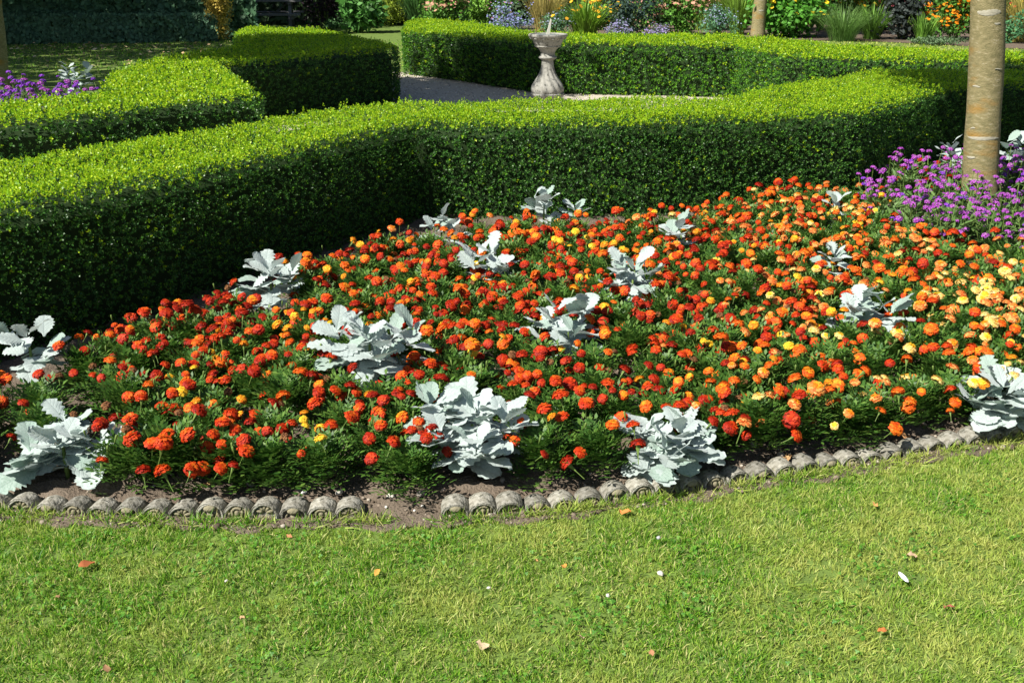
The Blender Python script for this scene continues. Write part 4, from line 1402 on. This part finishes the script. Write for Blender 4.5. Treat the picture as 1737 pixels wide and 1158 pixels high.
# ---------------------------------------------------------------- shaded corner at far left
def ivy_bank(name, label, a, b, h, depth, n, leaf, col, seed):
    g = np.random.default_rng(seed)
    a, b = np.array(a, float), np.array(b, float)
    e = b - a
    L = np.linalg.norm(e)
    e /= L
    nr = np.array([e[1], -e[0]])
    root = thing(name, label, 'hedge', (a[0], a[1], 0))
    co = MB()
    q = [np.array([0, 0]) - nr * .06, e * L - nr * .06, e * L - nr * depth, -nr * depth]
    V = [(p[0], p[1], z) for z in (0, h - .08) for p in q]
    co.add(V, [(0, 1, 5, 4), (1, 2, 6, 5), (2, 3, 7, 6), (3, 0, 4, 7), (4, 5, 6, 7)])
    part('core', co.mesh('core', M_core), root)
    nf = int(n * .8)
    u, z = g.uniform(0, L, nf), h * g.random(nf)
    bulge = .10 * np.sin(u * 2.1) + .08 * np.sin(z * 5 + u * 3.3) - g.random(nf) * .15
    bulge = np.maximum(bulge, -.03 - .03 * g.random(nf))
    P1 = np.column_stack([u[:, None] * e + bulge[:, None] * nr, z])
    nt_ = n - nf
    u, v = g.uniform(0, L, nt_), g.uniform(0, depth, nt_)
    P2 = np.column_stack([u[:, None] * e - v[:, None] * nr, h + .08 * np.sin(u * 3) - g.random(nt_) * .1])
    A = np.concatenate([np.column_stack([nr[0] + g.normal(0, .5, nf), nr[1] + g.normal(0, .5, nf), g.uniform(-.3, .9, nf)]), np.column_stack([g.normal(0, .5, nt_), g.normal(0, .5, nt_), np.ones(nt_)])])
    T = np.array([(0, .5, .0), (.42, .1, -.06), (0, -.6, -.1), (-.42, .1, -.06)])
    V, F = scatter(T, BLF, np.concatenate([P1, P2]), A, g.normal(0, .7, n) + PI, leaf * g.uniform(.6, 1.35, n))
    part('foliage', mesh_np('foliage', V, F, cmat(col)), root, kind='stuff')
    return root
ivy_bank('ivy_wall', 'tall dark ivy-covered bank in shade at far left', (-15, 22.2), (-5.9, 24.2), 2.7, .9, 17000, .16, (.06, .13, .065), 71)
ivy_bank('ivy_bank', 'low band of ivy along the foot of the tall ivy bank', (-14.5, 21.5), (-6.5, 23.1), .6, .75, 9000, .085, (.075, .15, .085), 72)
ivy_bank('boundary_hedge', 'tall dark boundary hedge closing the garden at the back', (-9, 29.5), (26, 29.5), 3.6, 1.0, 15000, .22, (.03, .06, .02), 73)
pg = bush('pink_climber', 'pink blossoms on the ivy at the top left corner', 'flower', (G(80, 62).x, 22.1, 1.05), .9, .2, .5, .1, 250, (.04, .09, .04), (.75, .35, .55), 60, .1, .1, 74)
gs = G(376, 70)
gr = bush('golden_shrub', 'golden mottled shrub tapering to its foot beside the picnic table', 'shrub', (gs.x, gs.y, 0), .34, .32, 1.3, .055, 3200, (.36, .27, .05), seed=75, taper=.55, z0=.12)

M_wood = noise_mat('weathered_dark_wood', [(.06, .06, .06), (.12, .12, .12), (.19, .19, .185)], 14, rough=.8, bump=.4, bscale=50, stretch=(1, 8, 8))
pt = G(455, 54)
tbl = thing('picnic_table', 'dark wooden picnic table with attached benches in the shade', 'table', (pt.x, pt.y, 0), math.radians(8))
plank = MB().add(*box(1.75, .135, .04)).mesh('plank', M_wood)
top_ = part('table_top', MB().add(*box(.09, .66, .06)).mesh('table_top', M_wood), tbl, (-.6, 0, .69))
part('batten', MB().add(*box(.09, .66, .06)).mesh('batten', M_wood), tbl, (.6, 0, .69))
for k in range(5):
    part('plank', plank, top_, (.6, (k - 2) * .145, .052))
for s in (-1, 1):
    bn = part('bench', MB().add(*box(1.75, .135, .04)).mesh('bench', M_wood), tbl, (0, s * .66, .44))
    part('plank', plank, bn, (0, s * .145, 0))
for sx in (-.6, .6):
    part('cross_beam', MB().add(*box(.05, 1.6, .09)).mesh('cross_beam', M_wood), tbl, (sx + .075, 0, .372))
    for s in (-1, 1):
        part('leg', MB().add(*tube([(0, s * .70, 0), (0, s * .22, .66)], [.055, .055], 4)).mesh('leg', M_wood), tbl, (sx, 0, 0))
part('brace', MB().add(*tube([(.05, 0, .36), (.5, 0, .66)], [.03, .03], 4)).mesh('brace', M_wood), tbl)
# big tree beyond the left edge that shades the corner
tree('shade_tree', 'large leafy tree beyond the left edge shading the far lawn', (-13.5, 16.5, 0), (-13.3, 16.5, 1), .3, .24, (.6, .3, 5.6), (4.0, 3.6, 2.6), 6500, leafsize=.24, seed=21, trunk_top=3.2)
tree('shade_tree', 'second leafy tree beyond the left edge over the ivy', (-15.5, 21, 0), (-15.4, 21, 1), .3, .24, (1.5, -.8, 5.2), (3.8, 3.0, 2.8), 12000, leafsize=.24, seed=22, trunk_top=3.0)

tree('shade_tree', 'third leafy tree beyond the left edge, nearest the far bed', (-12.2, 11.0, 0), (-12.1, 11, 1), .28, .22, (.5, .2, 5.0), (2.6, 2.6, 2.2), 4200, leafsize=.24, seed=23, trunk_top=3.0)
tree('shade_tree', 'leafy tree standing behind the ivy beside the picnic table', (-10.8, 25.6, 0), (-10.7, 25.6, 1), .3, .24, (.2, -.2, 5.0), (3.2, 2.6, 2.4), 8000, leafsize=.22, seed=24, trunk_top=3.0)

# ---------------------------------------------------------------- litter
def dry_leaf(seed, col):
    g = random.Random(seed)
    V, F = [], []
    for j in range(6):
        t = j / 5
        w = .34 * math.sin(PI * min(.98, t * .93 + .05)) ** .8
        for u in (-1, 0, 1):
            V.append((u * w * g.uniform(.7, 1.15) + .08 * math.sin(t * 5 + seed), t - .5 + g.uniform(-.04, .04), .12 * abs(u) * g.choice((-.3, 1, 1.6)) + .06 * math.sin(t * 5 + seed) + g.uniform(-.05, .05)))
    for j in range(5):
        for i in range(2):
            F.append((j * 3 + i, j * 3 + i + 1, (j + 1) * 3 + i + 1, (j + 1) * 3 + i))
    return mesh_np('fallen_leaf', V, F, noise_mat('dry_leaf', [tuple(c * .6 for c in col), col], 40, bump=.2, rough=.8), smooth=True)
LIT = [(146, 953, 30, (.32, .10, .035), 'curled rust-brown fallen leaf on the lawn at left'),
       (640, 967, 18, (.6, .3, .06), 'small amber fallen leaf on the lawn below the soil gap'),
       (957, 956, 18, (.62, .28, .06), 'narrow orange leaf scrap on the lawn below centre'),
       (910, 946, 10, (.6, .33, .12), 'tiny orange scrap left of a narrow orange one on the lawn'),
       (1485, 851, 18, (.55, .3, .1), 'tan fallen leaf on the lawn below the right edging'),
       (1548, 937, 20, (.5, .34, .22), 'flat pinkish-tan leaf on the lawn at right'),
       (1498, 1064, 20, (.5, .17, .05), 'orange-brown leaf low on the lawn at right'),
       (1610, 1024, 20, (.36, .1, .07), 'reddish leaf in a bare patch at the right of the lawn'),
       (1106, 1102, 17, (.4, .2, .1), 'brown leaf at the bottom of the lawn right of centre'),
       (818, 1089, 26, (.5, .38, .24), 'pale tan leaf at the bottom of the lawn'),
       (985, 1075, 16, (.5, .36, .22), 'small pale leaf low on the lawn right of centre'),
       (410, 1042, 14, (.45, .28, .15), 'small tan leaf on the lawn left of centre'),
       (490, 905, 13, (.5, .22, .1), 'small russet leaf just below the left edging'),
       (95, 1008, 14, (.35, .2, .1), 'small brown leaf at the left of the lawn'),
       (1060, 864, 26, (.6, .22, .06), 'long orange leaf scrap against the edging right of centre'),
       (180, 1130, 20, (.36, .2, .1), 'brown leaf at the bottom left of the lawn'),
       (352, 828, 22, (.5, .3, .14), 'tan fallen leaf on the soil behind the left edging'),
       (1335, 783, 28, (.5, .3, .14), 'large tan leaf on soil behind the right edging'),
       (1530, 745, 30, (.5, .27, .12), 'brown leaf on soil by the edging at far right'),
       (642, 818, 22, (.55, .42, .25), 'pale dry leaf on the soil above the edging gap')]
random.seed(5)
for i, (px_, py_, wp, col, label) in enumerate(LIT):
    b = G(px_, py_, .03)
    s = wp / F_PX * math.hypot(b.y, 1.57) * .85
    solo('fallen_leaf', dry_leaf(i, col), label, 'leaf', (b.x, b.y, .022 if py_ > 845 else .042), (rsgn() * .25, rsgn() * .25, random.uniform(0, 6.28)), s, 'fallen leaves on lawn and soil')
M_white = noise_mat('white_scrap', [(.72, .72, .72), (.85, .85, .85)], 30, bump=.2)
b = G(1532, 981, .03)
solo('feather', mesh_np('feather', *ellipsoid(.008, .022, .003, nu=8, nv=5), M_white, smooth=True), 'small white feather lying on the lawn at right', 'feather', (b.x, b.y, .036), (.2, 0, .35))
def pebble(px_, py_, w, label, col=(.6, .56, .48), z=.02):
    b = G(px_, py_, z)
    s = w / F_PX * math.hypot(b.y, 1.6) / 2.4
    g = random.Random(px_)
    V, F = ellipsoid(1, .75, .6, nu=8, nv=5)
    V = [tuple(c * g.uniform(.82, 1.12) for c in v) for v in V]
    solo('pebble', mesh_np('pebble', V, F, noise_mat('pebble_stone', [tuple(c * .75 for c in col), col], 60, bump=.3), smooth=False), label, 'stone', (b.x, b.y, z + s * .2), (0, 0, g.uniform(0, 6)), s, 'pebbles on soil and lawn')
pebble(1120, 973, 16, 'white stone chip on the lawn right of centre', z=.018)
pebble(1031, 1010, 11, 'tiny white stone chip on the lawn below the larger one', z=.03)
pebble(829, 997, 9, 'cream stone chip in the middle of the lawn', z=.03)
pebble(1117, 912, 11, 'grey stone chip on the lawn below the edging', (.4, .4, .4), z=.03)
pebble(384, 985, 8, 'white stone chip on the lawn left of centre', z=.03)
pebble(663, 842, 20, 'cream stone at the back of the edging gap', z=.025)
pebble(575, 836, 18, 'pale stone behind the edging just left of the gap', z=.03)
pebble(516, 835, 14, 'white stone behind the edging left of the gap', (.7, .68, .62), z=.03)
pebble(714, 838, 22, 'grey rounded stone at the back of the edging gap', (.22, .2, .17), z=.025)
pebble(703, 866, 7, 'small white pebble in the middle of the soil gap', (.75, .72, .66))
pebble(716, 858, 6, 'tiny white pebble above another in the soil gap', (.75, .72, .66))
pebble(655, 860, 8, 'small white pebble at the left of the soil gap', (.7, .67, .6))
pebble(752, 832, 14, 'flat tan stone behind the edging right of the gap', (.45, .33, .25), z=.03)
# leaf litter on the shaded far lawn
n = 420
g = np.random.default_rng(88)
P = np.stack([g.uniform(-13, -4.6, n), 22.3 - np.abs(g.normal(0, 2.6, n)), np.full(n, .03)], 1)
P = P[~in_poly(P, HEDGE_B) & (P[:, 1] > 13)]
n = len(P)
V, F = scatter(BLT, BLF, P, np.stack([g.normal(0, .3, n), g.normal(0, .3, n), np.ones(n)], 1), g.uniform(0, 6, n), g.uniform(.06, .13, n))
o = solo('leaf_litter', mesh_np('leaf_litter', V, F, leaf_mat('dry_litter', [(.35, .22, .1), (.5, .36, .18), (.6, .5, .3)], .8, .1)), 'scattered dry leaves on the shaded lawn before the ivy', 'leaves')
o['kind'] = 'stuff'
